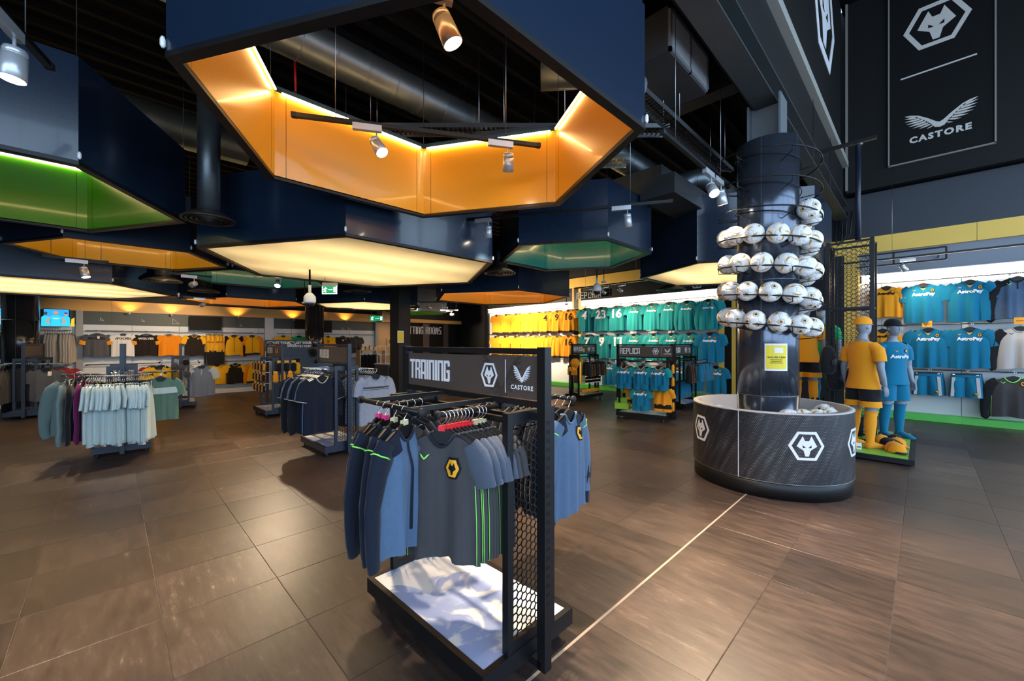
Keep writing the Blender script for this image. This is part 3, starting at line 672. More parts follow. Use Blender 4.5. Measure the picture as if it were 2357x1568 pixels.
# ---- dome cameras, detectors, exit signs
def dome(px,py,d,label,z=None,k=1):
    u=(px-1178.5)/FPX; p=Vector((d*(ca+u*sa),d*(sa-u*ca),CAM_H+(HOR-py)/FPX*d))
    t=thing('dome_camera',label,'security camera',p,0,'white dome cameras')
    MB().lathe([(.03*k,.16*k),(.055*k,.14*k),(.085*k,.1*k),(.088*k,.02*k),(.075*k,0)],24).build('housing',white_plastic,t)
    MB().lathe([(.07*k,0),(.066*k,-.025*k),(.05*k,-.05*k),(.02*k,-.066*k)],24).build('dome',dark_glass,t)
    MB().cyl((0,0,.15*k),(0,0,5.1-p.z),.014,10).build('pole',black_metal,t); MB().cyl((0,0,.15*k),(0,0,.28*k),.022*k,12).build('collar',white_plastic,t)
dome(713,698,6.3,'white dome camera on a pole left of the exit sign')
dome(1374,671,8.2,'white dome camera on a pole before the teal jersey wall')
for px,py,d,lab in ((1390,650,8.8,'small white detector beside the right dome camera'),(701,698,9.5,'flat white detector left of the dome camera'),(1037,716,13,'small white detector hanging far back in the dark ceiling'),(1304,701,11,'small white detector before the gold jersey wall')):
    u=(px-1178.5)/FPX; p=Vector((d*(ca+u*sa),d*(sa-u*ca),CAM_H+(HOR-py)/FPX*d)); t=thing('smoke_detector',lab,'detector',p,0,'ceiling detectors')
    MB().lathe([(.03,.03),(.06,.015),(.06,0),(.04,-.012)],20).build('head',white_plastic,t); MB().cyl((0,0,.03),(0,0,5.1-p.z),.008,8).build('stem',black_metal,t)
def exit_sign(px,py,d,wd,ht,label,lit=True):
    u=(px-1178.5)/FPX; p=Vector((d*(ca+u*sa),d*(sa-u*ca),CAM_H+(HOR-py)/FPX*d))
    t=thing('exit_sign',label,'exit sign',p,YAW-PI/2-.1,'running man exit signs')
    B(-wd/2,wd/2,0,.03,-ht/2,ht/2).build('plate',exit_green,t)
    if lit:
        B(-wd/2-.01,wd/2+.01,-.004,.045,ht/2,ht/2+.06).build('lamp_housing',grey_lit,t)
        fr=MB().box(-wd/2-.012,wd/2+.012,-.006,.02,-ht/2-.012,-ht/2).box(-wd/2-.012,-wd/2,-.006,.02,-ht/2,ht/2).box(wd/2,wd/2+.012,-.006,.02,-ht/2,ht/2); fr.build('frame',exit_white,t)
    s=ht/2; o=(-wd*.30,-.002,0); man=MB()
    man.lathe([(.0,-.002),(.13*s,-.002),(.13*s,.002)],12,(o[0]+.1*s,-.003,.62*s),(0,-1,0))
    for a,b in (((.05,.45),(-.1,-.1)),((-.1,-.1),(.25,-.35)),((.25,-.35),(.1,-.75)),((-.1,-.1),(-.25,-.5)),((-.25,-.5),(-.6,-.55)),((.05,.4),(-.35,.25)),((-.35,.25),(-.45,-.05)),((.05,.4),(.35,.2)),((.35,.2),(.55,.35))):
        man.bar((o[0]+a[0]*s,-.004,a[1]*s),(o[0]+b[0]*s,-.004,b[1]*s),.004,.2*s,up=(0,0,1) if abs(a[0]-b[0])>abs(a[1]-b[1]) else (1,0,0))
    man.build('running_man',exit_white,t)
    ar=MB().bar((-wd*.08,-.004,0),(wd*.2,-.004,0),.003,.1*s); ar.prism([(wd*.16,-.18*s),(wd*.25,0),(wd*.16,.18*s)],(0,-.002,0),(1,0,0),(0,0,1),.003); ar.build('arrow',exit_white,t)
    B(wd*.32,wd*.46,-.005,0,-.7*s,.7*s).build('door_symbol',exit_white,t)
    MB().cyl((-wd*.4,.02,ht/2),(-wd*.4,.02,ht/2+.5),.004,6).build('suspension_rod',steel,t)
exit_sign(758,667,7.0,.24,.125,'lit green running man exit sign under the biggest light box')
exit_sign(866,733,11,.36,.14,'unlit dark green exit sign left of the square column',False)
# ================================================================== COLUMNS
tube_black=mat('column_gloss_black',(.05,.05,.055),rough=.14,metal=.6)
tube_blue=mat('column_cladding',(.10,.117,.155),rough=.2,metal=.75)
def round_col(x,y,r,label,z1=5.1):
    t=thing('round_column',label,'column',(x,y,0)); 
    for a,b in ((0,1.05),(1.06,2.1),(2.11,z1)): MB().lathe([(r,a),(r,b)],40).build('cladding',tube_black,t)
    for a in range(3):
        q=R(200+a*60); MB().bar((r*math.cos(q),r*math.sin(q),0),(r*math.cos(q),r*math.sin(q),z1),.006,.006).build('seam',black_metal,t)
round_col(-1.5,14.7,.29,'glossy black round column at far left beside the television')
round_col(4.95,14.65,.29,'glossy black round column in front of the rear wall by the slogan board')
t=thing('square_column','square dark grey column with a yellow notice behind the training rack','column',(4.95,8.85,0),R(8))
B(-.17,.17,-.17,.17,0,5.1).build('cladding',charcoal,t); B(-.19,.19,-.19,.19,0,.12).build('skirting',black_metal,t)
t2=thing('paper_notice','small yellow notice taped to the square column','notice',(4.85,8.655,1.72),R(8)); B(-.09,.09,-.004,0,-.14,.14).build('sheet',print_white,t2); B(-.078,.078,-.006,-.004,-.12,.12).build('print',paper_yellow,t2)
# ---- football column
FX,FY,FR=5.47,1.28,.31
fc=thing('football_column','tall dark clad round column carrying the spiral football rack','column',(FX,FY,0))
for a,b in ((0,.98),(.985,2.28),(2.285,3.88)): MB().lathe([(FR,a),(FR,b)],48).build('cladding',tube_blue,fc)
face=math.atan2(-FY,-FX)
def cyl_pt(a,r,z): return Vector((r*math.cos(a),r*math.sin(a),z))
for da in (-.19,PI-.19): MB().bar(cyl_pt(face+da,FR,0),cyl_pt(face+da,FR,3.88),.005,.004).build('seam',steel,fc)
for z in (.98,2.28): MB().tube([cyl_pt(k*PI/12,FR+.001,z) for k in range(24)],.003,6,closed=True).build('joint_ring',steel,fc)
post=mat('steel_column_paint',(.10,.115,.125),rough=.5)
for s in (-1,1): B(-.2,-.19+.0,0,0,0,0) if False else MB().bar((s*.05-.02,s*.17,3.88),(s*.05-.02,s*.17,4.36),.02,.3,up=(1,0,0)).build('flange',post,fc)
MB().bar((0,-.16,3.88),(0,.16,3.88+.001),.012,.001); MB().box(-.006,.006,-.16,.16,3.88,4.36).build('web',post,fc)
ps=thing('poster','yellow cash promotion sheet in a clear sleeve on the football column','poster',(FX,FY,0))
pa=face+.28
def curved(mb,a0,a1,r,z0,z1,n=6):
    for i in range(n):
        b0=a0+(a1-a0)*i/n; b1=a0+(a1-a0)*(i+1)/n; mb.add([cyl_pt(b0,r,z0),cyl_pt(b1,r,z0),cyl_pt(b1,r,z1),cyl_pt(b0,r,z1)],[(0,1,2,3)])
    return mb
curved(MB(),pa-.36,pa+.36,FR+.004,1.265,1.565).build('sleeve',print_white,ps)
curved(MB(),pa-.32,pa+.32,FR+.006,1.285,1.545).build('sheet',paper_yellow,ps)
curved(MB(),pa-.08,pa+.2,FR+.008,1.46,1.52).build('card',print_white,ps)
me=text_mesh('WOLVES CASH',ink,.026,.0005); mb=MB()
def wrap(me,a0,r,z0,flip=1):
    n=me.copy(); 
    for v in n.vertices: v.co=cyl_pt(a0+v.co.x/r*flip,r,z0+v.co.y)
    return n
link('lettering',wrap(me,pa,FR+.0085,1.405),ps)
for i,wd in enumerate((.19,.17,.2)): curved(MB(),pa-wd,pa+wd,FR+.008,1.385-i*.018,1.39-i*.018).build('text_line',ink,ps)
# ---- drum
DR,DH=.79,.872
dr=thing('football_bin','round black bin with halftone wrap and white wolf emblems around the column','bin',(FX,FY,0))
MB().lathe([(DR-.012,0),(DR-.012,.165),(DR-.02,.17)],72,cap=(True,False)).build('kick_plate',black_metal,dr)
MB().lathe([(DR,.17),(DR,DH-.012)],96,cap=(False,False)).build('wrap',halftone,dr)
MB().lathe([(DR,DH-.012),(DR,DH),(DR-.07,DH),(DR-.07,.45)],96,cap=(False,False)).build('rim',mat('drum_rim_grey',(.42,.40,.40),rough=.45),dr)
MB().lathe([(FR,.50),(DR-.07,.50)],64,cap=(False,False)).build('bin_floor',grey_lit,dr)
MB().bar(cyl_pt(face-.33,DR+.001,.17),cyl_pt(face-.33,DR+.001,DH-.01),.006,.006).build('seam',print_white,dr)
MB().tube([cyl_pt(k*PI/36,DR+.001,.17) for k in range(72)],.003,5,closed=True).build('trim_ring',steel,dr)
for da,zc in ((-.98,.585),(.43,.56),(1.24,.56),(2.3,.56),(3.4,.56)):
    a0=face+da; fn=lambda x,y,d,a0=a0,zc=zc: cyl_pt(a0+x/DR,DR+.001+d,zc+y)
    wolf_emblem(fn,.165,.14,print_white,ink,'wolf_emblem',dr,d=.003)
# ---- spiral rack
PITCH=.318; Z0=1.69; RR=FR+.205; TURNS=6.6; A0=face+1.5
def helix_z(a): return Z0+PITCH*(a-A0)/(2*PI)
sp=thing('spiral_ball_rack','black wire spiral rack winding up the football column','rack',(FX,FY,0))
# the rail climbs turning clockwise seen from above (a decreases with height)
def hp(th,r=RR): a=A0-th; return cyl_pt(a,r,Z0+PITCH*th/(2*PI))
N=int(TURNS*40); MB().tube([hp(2*PI*i/40) for i in range(N+1)],.0085,7).build('outer_rail',black_metal,sp)
MB().tube([hp(2*PI*i/40,FR+.02) for i in range(N+1)],.005,6).build('inner_rail',black_metal,sp)
for i in range(int(TURNS*6)+1):
    p=hp(2*PI*i/6); q=hp(2*PI*i/6,FR)
    MB().tube([p,p-Vector((0,0,.055)),q-Vector((0,0,.075))],.005,6).build('bracket',black_metal,sp)
# ---- footballs
ball_white=mat('football_white',(.82,.81,.79),rough=.45)
ball_pent=mat('football_black',(.012,.01,.012),rough=.35); ball_gold=mat('football_gold',(.75,.33,.015),rough=.35)
def icosa():
    ph=(1+5**.5)/2; v=[]
    for a in (-1,1):
        for b in (-ph,ph): v+=[(0,a,b),(a,b,0),(b,0,a)]
    return [Vector(p).normalized() for p in v]
IC=icosa(); BR=.11
def ball_mesh():
    # 20 hexagon + 12 pentagon panels pushed onto the sphere with sunk seams
    edges=[]; 
    for i in range(12):
        for j in range(i+1,12):
            if (IC[i]-IC[j]).length<1.2: edges.append((i,j))
    nb={i:[j for e in edges for j in e if i in e and j!=i] for i in range(12)}
    faces=[]
    for i in range(12): faces.append(([IC[i]*2/3+IC[j]/3 for j in nb[i]],1))
    for i in range(12):
        for j in nb[i]:
            for k in nb[i]:
                if i<j<k and k in nb[j]:
                    pts=[]
                    for a,b in ((i,j),(j,i),(j,k),(k,j),(k,i),(i,k)): pts.append(IC[a]*2/3+IC[b]/3)
                    faces.append((pts,0))
    mb=MB(); mb.smooth=True
    for pts,kind in faces:
        c=sum(pts,Vector())/len(pts); n=c.normalized(); u=(pts[0]-c).normalized(); v=n.cross(u)
        pts=sorted(pts,key=lambda p: math.atan2((p-c).dot(v),(p-c).dot(u)))
        ring=[]
        for i in range(len(pts)):
            for f in (0,.34,.67): ring.append(pts[i].lerp(pts[(i+1)%len(pts)],f))
        m=len(ring); rows=[]
        for rr,rad in ((1.0,.978),(.93,1.0),(.6,1.0),(.3,1.0)):
            rows.append([(c.lerp(p,rr)).normalized()*BR*rad for p in ring])
        vs=[p for row in rows for p in row]+[n*BR]
        fs=[]
        for k in range(3):
            for i in range(m): fs.append((k*m+i,k*m+(i+1)%m,(k+1)*m+(i+1)%m,(k+1)*m+i))
        for i in range(m): fs.append((3*m+i,3*m+(i+1)%m,4*m))
        mb.add(vs,fs)
    return mb.mesh('panels',ball_white)
BALL=ball_mesh()
def patch(poly,n,r=BR*1.004):
    """2D poly (angles) laid on the sphere round direction +z, fan of triangles"""
    pts=[]; 
    for x,y in poly:
        q=math.hypot(x,y)
        pts.append(Vector((math.sin(q)*x/q if q else 0,math.sin(q)*y/q if q else 0,math.cos(q)))*r)
    return pts
def pent_mesh():
    mb=MB(); 
    ang=[PI/2+2*PI*k/5 for k in range(5)]; P=lambda rad,n=5: [(rad*math.cos(PI/2+2*PI*k/n),rad*math.sin(PI/2+2*PI*k/n)) for k in range(n)]
    def fan(poly,r,mi):
        mb.mi=mi; p=patch(poly,0,r); k=len(p); mb.add(p+[Vector((0,0,r))],[(i,(i+1)%k,k) for i in range(k)])
    fine=lambda rad: [q for k in range(5) for q in [tuple(Vector((rad*math.cos(PI/2+2*PI*k/5),rad*math.sin(PI/2+2*PI*k/5))).lerp(Vector((rad*math.cos(PI/2+2*PI*(k+1)/5),rad*math.sin(PI/2+2*PI*(k+1)/5))),f)) for f in (0,.34,.67)]]
    fan(fine(.34),BR*1.003,0); fan(P(.235,6),BR*1.007,1)
    fan([(x*.24,y*.24-.0) for x,y in WOLF],BR*1.010,0)
    return mb.mesh('pentagon_panel',[ball_pent,ball_gold])
PENT=pent_mesh()
def swirl_mesh(seed):
    rnd=random.Random(seed); mb=MB()
    for i in range(15):
        z=1-2*(i+.5)/15; a=i*2.39996+rnd.random(); d=Vector((math.sqrt(1-z*z)*math.cos(a),math.sqrt(1-z*z)*math.sin(a),z))
        q=d.to_track_quat('Z','Y').to_matrix(); rot=rnd.random()*6.28
        L=.28+rnd.random()*.16; cv=.5+rnd.random()*.5
        for mi,o,wd,ll,rr in ((1,0,.15,L*1.15,1.004),(0,.075,.05,L,1.006)):
            mb.mi=mi; n=7; up=[];lo=[]
            for k in range(n+1):
                s=-1+2*k/n; x=s*ll; y=cv*s*s*.22+o; tw=wd*(1-s*s)**.8*(.5+.5*(k/n))
                up.append((x,y+tw*.5)); lo.append((x,y-tw*.5))
            pts=[]
            for x,y in up+lo:
                xx=x*math.cos(rot)-y*math.sin(rot); yy=x*math.sin(rot)+y*math.cos(rot); rad=math.hypot(xx,yy)+1e-6
                pts.append(q@(Vector((math.sin(rad)*xx/rad,math.sin(rad)*yy/rad,math.cos(rad)))*BR*rr))
            mb.add(pts,[(k,k+1,n+2+k,n+1+k) for k in range(n)])
    return mb.mesh('swirl_print',[ball_pent,ball_gold])
SW=[swirl_mesh(1),swirl_mesh(2),swirl_mesh(3)]
def football(loc,kind,label,group,seed=0):
    rnd=random.Random(seed); t=thing('football',label,'football',loc,0,group)
    t.rotation_euler=(rnd.random()*6.28,rnd.random()*6.28,rnd.random()*6.28)
    link('panels',BALL,t)
    if kind=='classic':
        for d in IC:
            nbv=[v for v in IC if .1<(v-d).length<1.2][0]
            q=d.to_track_quat('Z','Y'); m=q.to_matrix(); l=m.inverted()@nbv; ang=math.atan2(l.y,l.x)-PI/2
            link('pentagon_panel',PENT,t,None,(m.to_4x4()@Matrix.Rotation(ang,4,'Z')).to_euler())
    else: link('swirl_print',SW[seed%3],t)
    return t
step=2*BR*1.03/(FR+BR); balls=[]; th=.16; i=0
while th<2*PI*4.13:
    tier=int(th/(2*PI)); a=A0-th; p=hp(th,FR+BR+.003)+Vector((FX,FY,.045)); balls.append((th,tier,p)); th+=step
TN=['lowest','second','third','fourth','topmost']
for tier in range(5):
    row=[(proj(p)[0],th,p) for th,tr,p in balls if tr==tier]; 
    front=sorted([r for r in row if proj(r[2])[2]<proj((FX,FY,0))[2]+.16]); back=[r for r in row if r not in front]
    for n,(px,th,p) in enumerate(front):
        cl=(tier==0 and 1<=n) or (tier==1 and n in(1,2,5,6)) or (tier==4 and n==0) or (tier==3 and n==5)
        if tier==0 and n==0: cl=False
        football(p,'classic' if cl else 'swirl','%s football, %s from left on the %s turn of the spiral rack'%('white black-and-gold pentagon' if cl else 'gold swirl patterned',nth(n),TN[tier]),'footballs on the spiral rack',int(th*100))
    for n,(px,th,p) in enumerate(sorted(back)):
        football(p,'swirl','gold swirl patterned football behind the column, %s from left on the %s turn'%(nth(n),TN[tier]),'footballs behind the column on the %s turn'%TN[tier],int(th*100))
for n,(da,r,cl) in enumerate(((-1.25,.52,True),(.35,.55,False),(.62,.53,False),(.9,.56,False),(1.25,.58,False),(1.8,.56,True),(-.3,.56,False),(-.75,.55,False))):
    a=face+da
    football(cyl_pt(a,r,.715 if da<.1 else .775)+Vector((FX,FY,0)),'classic' if cl else 'swirl','football lying in the round bin, %s of those in the bin'%nth(n),'footballs in the round bin',n+900)
# ================================================================== GARMENTS
def smooth(a): a=max(0,min(1,a)); return a*a*(3-2*a)
class Shape:
    def __init__(s,w,L,D,seed=0,fold=.02,dip=.075):
        s.w=w;s.L=L;s.D=D;s.sw=w*.45;s.hw=w*.49;s.nw=.17*w;s.z0=-.105;s.drop=.14*w;s.dip=dip*w/.5
        r=random.Random(seed); s.ph=[r.random()*6.28 for _ in range(4)]; s.fq=[5+r.random()*3,10+r.random()*4,17+r.random()*5]; s.A=fold
    def ztop(s,q,back=False):
        a=abs(q)*s.sw
        if a<s.nw: return s.z0-(s.dip if not back else s.dip*.18)*(1-(a/s.nw)**2)
        return s.z0-s.drop*(a-s.nw)/(s.sw-s.nw)
    def pt(s,q,t,sign):
        back=sign>0; zt=s.ztop(q,back); zh=s.z0-s.L+.012*math.sin(3*q+s.ph[3]); z=zt+(zh-zt)*t
        x=q*(s.sw+(s.hw-s.sw)*smooth(t*1.4))
        e=math.sqrt(max(0,1-q*q)); d=s.D*(.3+.7*smooth(t*3.5))*e
        f=s.A*t**.8*(math.sin(s.fq[0]*q+s.ph[0]+.5*t)+.6*math.sin(s.fq[1]*q+s.ph[1])+.28*math.sin(s.fq[2]*q+s.ph[2]-t))*(1-q**4)*(.45 if sign>0 else 1)
        return Vector((x,sign*d+f,z))
    def front(s,x,z,off=.003):
        q=x/s.sw
        for _ in range(3):
            q=max(-.98,min(.98,q)); zt=s.ztop(q); t=max(0,min(1,(z-zt)/(s.z0-s.L-zt))); q=x/(s.sw+(s.hw-s.sw)*smooth(t*1.4))
        p=s.pt(max(-.98,min(.98,q)),t,-1); return Vector((x,p.y-off,z))
def body_mesh(sh,m,nu=12,nv=11,hem=None):
    mb=MB(); mb.smooth=True
    for sign in (-1,1):
        vs=[sh.pt(-1+2*i/nu,j/nv,sign) for j in range(nv+1) for i in range(nu+1)]; fs=[]
        for j in range(nv):
            for i in range(nu):
                f=(j*(nu+1)+i,(j+1)*(nu+1)+i,(j+1)*(nu+1)+i+1,j*(nu+1)+i+1)
                fs.append(f if sign<0 else f[::-1])
        o=len(mb.f); mb.add(vs,fs)
        if hem:
            for k in range(nu*(nv-1),nu*nv): mb.m[o+k]=1
    return mb
def sleeve_mb(sh,sg,long,n=14,cuff=False,wide=1.0):
    zs=sh.z0-sh.drop; w=sh.w; k=w/.5
    if long: P=[(sh.sw*.72,zs+.005,.075),(sh.sw-.012,zs-.05,.088),(sh.sw+.03*k,zs-.16*k,.075),(sh.sw+.06*k,zs-.34*k,.062),(sh.sw+.075*k,zs-.48*k,.052),(sh.sw+.07*k,zs-.6*k,.046),(sh.sw+.045*k,zs-sh.L*.93,.042)]
    else: P=[(sh.sw*.72,zs+.005,.075),(sh.sw-.01,zs-.045,.09),(sh.sw+.025*k,zs-.12*k,.083),(sh.sw+.052*k*wide,zs-.225*k,.074)]
    rings=[]; dd=sh.D*.62
    for i,(x,z,hh) in enumerate(P):
        a=P[max(0,i-1)]; b=P[min(len(P)-1,i+1)]; tx,tz=b[0]-a[0],b[1]-a[1]; l=math.hypot(tx,tz); tx/=l;tz/=l
        ex,ez=-tz,tx; hh=hh*k; wob=.006*math.sin(i*2.1+sh.ph[0])
        rings.append([Vector((sg*(x+ex*hh*(1+.07*math.sin(2.3*j+1.7*i+sh.ph[1]))*math.cos(2*PI*j/n)),dd*(1 if i<3 else .8)*(1+.16*math.sin(3.1*j+2.3*i+sh.ph[2]))*math.sin(2*PI*j/n)+wob,z+ez*hh*math.cos(2*PI*j/n))) for j in range(n)])
    mb=MB(); mb.loft(rings,(False,False))
    if cuff:
        last=len(P)-2
        for f in range(last*n,(last+1)*n): mb.m[f]=1
    if sg>0: mb.f=[f[::-1] for f in mb.f]
    return mb
HOOK=None
def hanger_mesh(w,cube=None,key=[{}]):
    kk=(round(w,2),cube.name if cube else '')
    if kk in key[0]: return key[0][kk]
    mb=MB(); pts=[(0,0,-.085),(0,0,-.055),(.018,0,-.04),(.026,0,-.02),(.02,0,-.002),(.004,0,.006),(-.016,0,.0),(-.022,0,-.014)]
    mb.tube(pts,.0028,6); mb.mi=1
    h=w*.4; mb.prism([(-.02,-.08),(.02,-.08),(h,-.08-.14*w-.01),(h,-.105-.14*w-.01),(0,-.15),(-h,-.105-.14*w-.01),(-h,-.08-.14*w-.01)],(0,.007,0),(1,0,0),(0,0,1),.014)
    if cube: mb.mi=2; mb.box(-.017,.017,-.012,.012,-.088,-.064)
    key[0][kk]=mb.mesh('hanger',[chrome,black_metal,cube or black_metal]); return key[0][kk]
def fine(me_or_bm,sh,x,z,off,mx=.022):
    """cut a flat print into small triangles and lay it on the front of the garment"""
    bm=me_or_bm
    bmesh.ops.triangulate(bm,faces=bm.faces[:])
    for _ in range(5):
        e=[q for q in bm.edges if q.calc_length()>mx]
        if not e: break
        bmesh.ops.subdivide_edges(bm,edges=e,cuts=1); bmesh.ops.triangulate(bm,faces=bm.faces[:])
    for v in bm.verts: v.co=sh.front(v.co.x+x,v.co.y+z,off)
def surf_text(s,sh,m,size,x,z,bold=.004,sp=1.0,off=.008):
    me=text_mesh(s,m,size,bold,sp=sp).copy(); bm=bmesh.new(); bm.from_mesh(me); fine(bm,sh,x,z,off); bm.to_mesh(me); bm.free(); return me
def surf_mb(sh,polys,m,off=.004):
    out=MB()
    for mi,pts,o in polys:
        bm=bmesh.new(); bm.faces.new([bm.verts.new((a,b,0)) for a,b in pts]); fine(bm,sh,0,0,o+.005)
        out.mi=mi; bm.verts.index_update(); out.add([v.co.copy() for v in bm.verts],[tuple(v.index for v in f.verts) for f in bm.faces]); bm.free()
    return out.mesh('badge',m)
def crest(sh,x,z,r,ring=None):
    hexa=[(x+r*a,z+r*1.15*b/.84*.84) for a,b in HEXO]
    return ('club_badge',surf_mb(sh,[(0,[(x+r*1.12*a,z+r*1.12*b*1.3) for a,b in ((-.52,.84),(-1,0),(-.52,-.84),(.52,-.84),(1,0),(.52,.84))],.003),(1,[(x+r*.9*a,z+r*.9*b*1.3) for a,b in ((-.52,.84),(-1,0),(-.52,-.84),(.52,-.84),(1,0),(.52,.84))],.005),(0,[(x+r*.95*a,z+r*1.15*b) for a,b in WOLF[::-1]],.007)],[ink,gold]))
def tick(sh,x,z,r,m): return ('maker_emblem',surf_mb(sh,[(0,[(x+sg*r*a,z+r*b*.8-r*.5) for a,b in ((0,0),(.5,.5),(1,1.3),(.55,1.05),(.2,.6),(0,.4))][::(1 if sg<0 else -1)],.004) for sg in (1,-1)],[m]))
def piping(sh,m,r=.0022):
    return [('side_piping',MB().tube([sh.pt(q,t,-1)+Vector((0,-.002,0)) for t in (.32,.45,.6,.75,.9,1.0)],r,5).mesh('side_piping',m)) for q in (-.93,.93)]
def stripe(sh,z0,z1,m,x0=-.97,x1=.97):
    polys=[]; n=10; 
    for i in range(n):
        a=sh.hw*(x0+(x1-x0)*i/n); b=sh.hw*(x0+(x1-x0)*(i+1)/n); polys.append((0,[(a,z0),(b,z0),(b,z1),(a,z1)],.0035))
    return ('chest_stripe',surf_mb(sh,polys,[m]))
KINDS={}
def kind(name,w=.5,L=.68,D=.05,sleeve='s',body=None,slv=None,collar=None,cube=None,seed=0,extras=None,noun='tshirt',nu=20,nv=11,hem=None,cuff=None,fold=.02,yoke=None,shoulder_pipe=None,dip=.075,wide=1.0,slvpipe=None):
    sh=Shape(w,L,D,seed,fold,dip); parts=[]
    parts.append(('body',body_mesh(sh,body,nu,nv,hem).mesh('body',[body,hem or body])))
    if sleeve:
        for sg in (-1,1): parts.append(('sleeve',sleeve_mb(sh,sg,sleeve=='l',14,cuff is not None,wide).mesh('sleeve',[slv or body,cuff or body])))
    c=collar or body
    pts=[sh.pt(-.378+.756*i/8,0,-1)+Vector((0,-.003,0)) for i in range(9)]+[sh.pt(.378-.756*i/8,0,1)+Vector((0,.003,0)) for i in range(9)]
    mb=MB(); mb.tube(pts,.008 if collar else .006,6,closed=True); parts.append(('collar',mb.mesh('collar',c)))
    if yoke:
        for q0,q1 in ((-1,-.38),(.38,1)):
            mb=MB(); mb.smooth=True
            for sign in (-1,1):
                vs=[sh.pt(q0+(q1-q0)*i/4,.16*j/2,sign)+Vector((0,sign*.004,.002)) for j in range(3) for i in range(5)]
                mb.add(vs,[(j*5+i,(j+1)*5+i,(j+1)*5+i+1,j*5+i+1) for j in range(2) for i in range(4)])
            parts.append(('shoulder_yoke',mb.mesh('shoulder_yoke',yoke)))
    def arc(sg,i,j0,j1,m,nm,r=.0035,n=14):
        q=sleeve_mb(sh,sg,sleeve=='l',n,False,wide).v; ring_=[Vector(p) for p in q[i*n:(i+1)*n]]; c=sum(ring_,Vector())/n
        pts=[c+(ring_[j%n]-c)*1.05 for j in range(j0,j1+1)]; parts.append((nm,MB().tube(pts,r,6,closed=(j1-j0)==n-1).mesh(nm,m)))
    if shoulder_pipe:
        for sg in (-1,1): arc(sg,1,-4,4,shoulder_pipe,'shoulder_piping')
    if slvpipe:
        for sg in (-1,1): arc(sg,3,0,13,slvpipe,'sleeve_piping',.006)
    for e in (extras or []):
        e=e(sh); parts+=e if isinstance(e,list) else [e]
    parts.append(('hanger',hanger_mesh(w,cube)))
    KINDS[name]=(parts,noun)
def shorts_kind(name,body,w=.42,L=.44,trim=None,badge=None,side=None,D=.07):
    parts=[]; mb=MB(); n=14
    mb.loft([[Vector((w*.46*math.cos(2*PI*j/n),D*.7*math.sin(2*PI*j/n),z)) for j in range(n)] for z in (-.085,-.125)],(False,False)); parts.append(('waistband',mb.mesh('waistband',body)))
    for sg in (-1,1):
        rings=[]
        for k,(z,cx,hx,hy) in enumerate(((-.12,.23,.235,.75),(-.2,.235,.26,1.0),(-.3,.25,.27,1.05),(-.085-L,.27,.275,1.0))):
            rings.append([Vector((sg*w*cx+w*hx*math.cos(2*PI*j/n),D*hy*math.sin(2*PI*j/n)*(1+.15*math.sin(5*j+k)),z+.008*math.sin(2*PI*j/n))) for j in range(n)])
        mb=MB(); mb.loft(rings,(False,False)); parts.append(('leg',mb.mesh('leg',body)))
        if side:
            mb=MB(); x=sg*w*.36
            for x0,x1,m in ((x-.022,x+.022,0),): mb.add([(x0,-D*.98,-.13),(x1,-D*.92,-.13),(x1+sg*.02,-D*1.12,-.08-L),(x0+sg*.02,-D*1.2,-.08-L)],[(0,3,2,1)])
            parts.append(('side_stripe',mb.mesh('side_stripe',side)))
    if badge:
        mb=MB(); r=.028
        for mi,k,y in ((0,1.15,0),(1,.9,.002),(0,.6,.004)): mb.mi=mi; mb.lathe([(r*k,0),(r*k,.001)],6 if k!=.6 else 3,(w*.3,-D*1.22-y,-.02-L),(0,-1,0))
        parts.append(('club_badge',mb.mesh('club_badge',[ink,gold])))
    mb=MB(); mb.tube([(0,0,-.06),(0,0,-.045),(.018,0,-.03),(.024,0,-.012),(.012,0,.004),(-.012,0,.004),(-.022,0,-.012)],.0028,6); mb.mi=1; mb.box(-w*.44,w*.44,-.01,.01,-.085,-.06); mb.mi=0
    for sg in (-1,1): mb.box(sg*w*.36-.015,sg*w*.36+.015,-.02,.02,-.11,-.075)
    parts.append(('clip_hanger',mb.mesh('clip_hanger',[chrome,black_metal])))
    KINDS[name]=(parts,'shorts')
CATN={'tshirt':'t-shirt','jacket':'jacket','shorts':'shorts','sweatshirt':'sweatshirt','jersey':'jersey','polo_shirt':'polo shirt','long_sleeve_top':'top','infant_kit':'kit','training_top':'top'}
def hang(kd,loc,rz,label,group,scale=1,tilt=0):
    parts,noun=KINDS[kd]; t=thing(noun,label,CATN.get(noun,noun.replace('_',' ')),loc,rz,group)
    t.scale=(scale,)*3; t.rotation_euler=(0,tilt,rz)
    for nm,me in parts: link(nm,me,t)
    return t
# cloth colours
c_charcoal=cloth('cloth_charcoal',(.05,.047,.05)); c_slate=cloth('cloth_slate_blue',(.072,.118,.195)); c_blueshade=cloth('cloth_charcoal_blueshade',(.075,.088,.12)); c_navy=cloth('cloth_navy',(.006,.009,.019)); c_black=cloth('cloth_black',(.01,.01,.012))  # tee sleeve tone is charcoal with its blue shading painted into the colour
c_mint=cloth('cloth_mint',(.50,.60,.60),.05); c_green=cloth('cloth_sage_green',(.10,.19,.145)); c_greyteal=cloth('cloth_grey_teal',(.13,.19,.19)); c_purple=cloth('cloth_purple',(.16,.006,.085)); c_red=cloth('cloth_maroon',(.25,.02,.03))
c_grey=cloth('cloth_marl_grey',(.26,.28,.33),.2); c_greyd=cloth('cloth_dark_marl',(.085,.085,.095),.25); c_sand=cloth('cloth_sand_grey',(.42,.38,.33)); c_brown=cloth('cloth_brown_black',(.02,.014,.011))
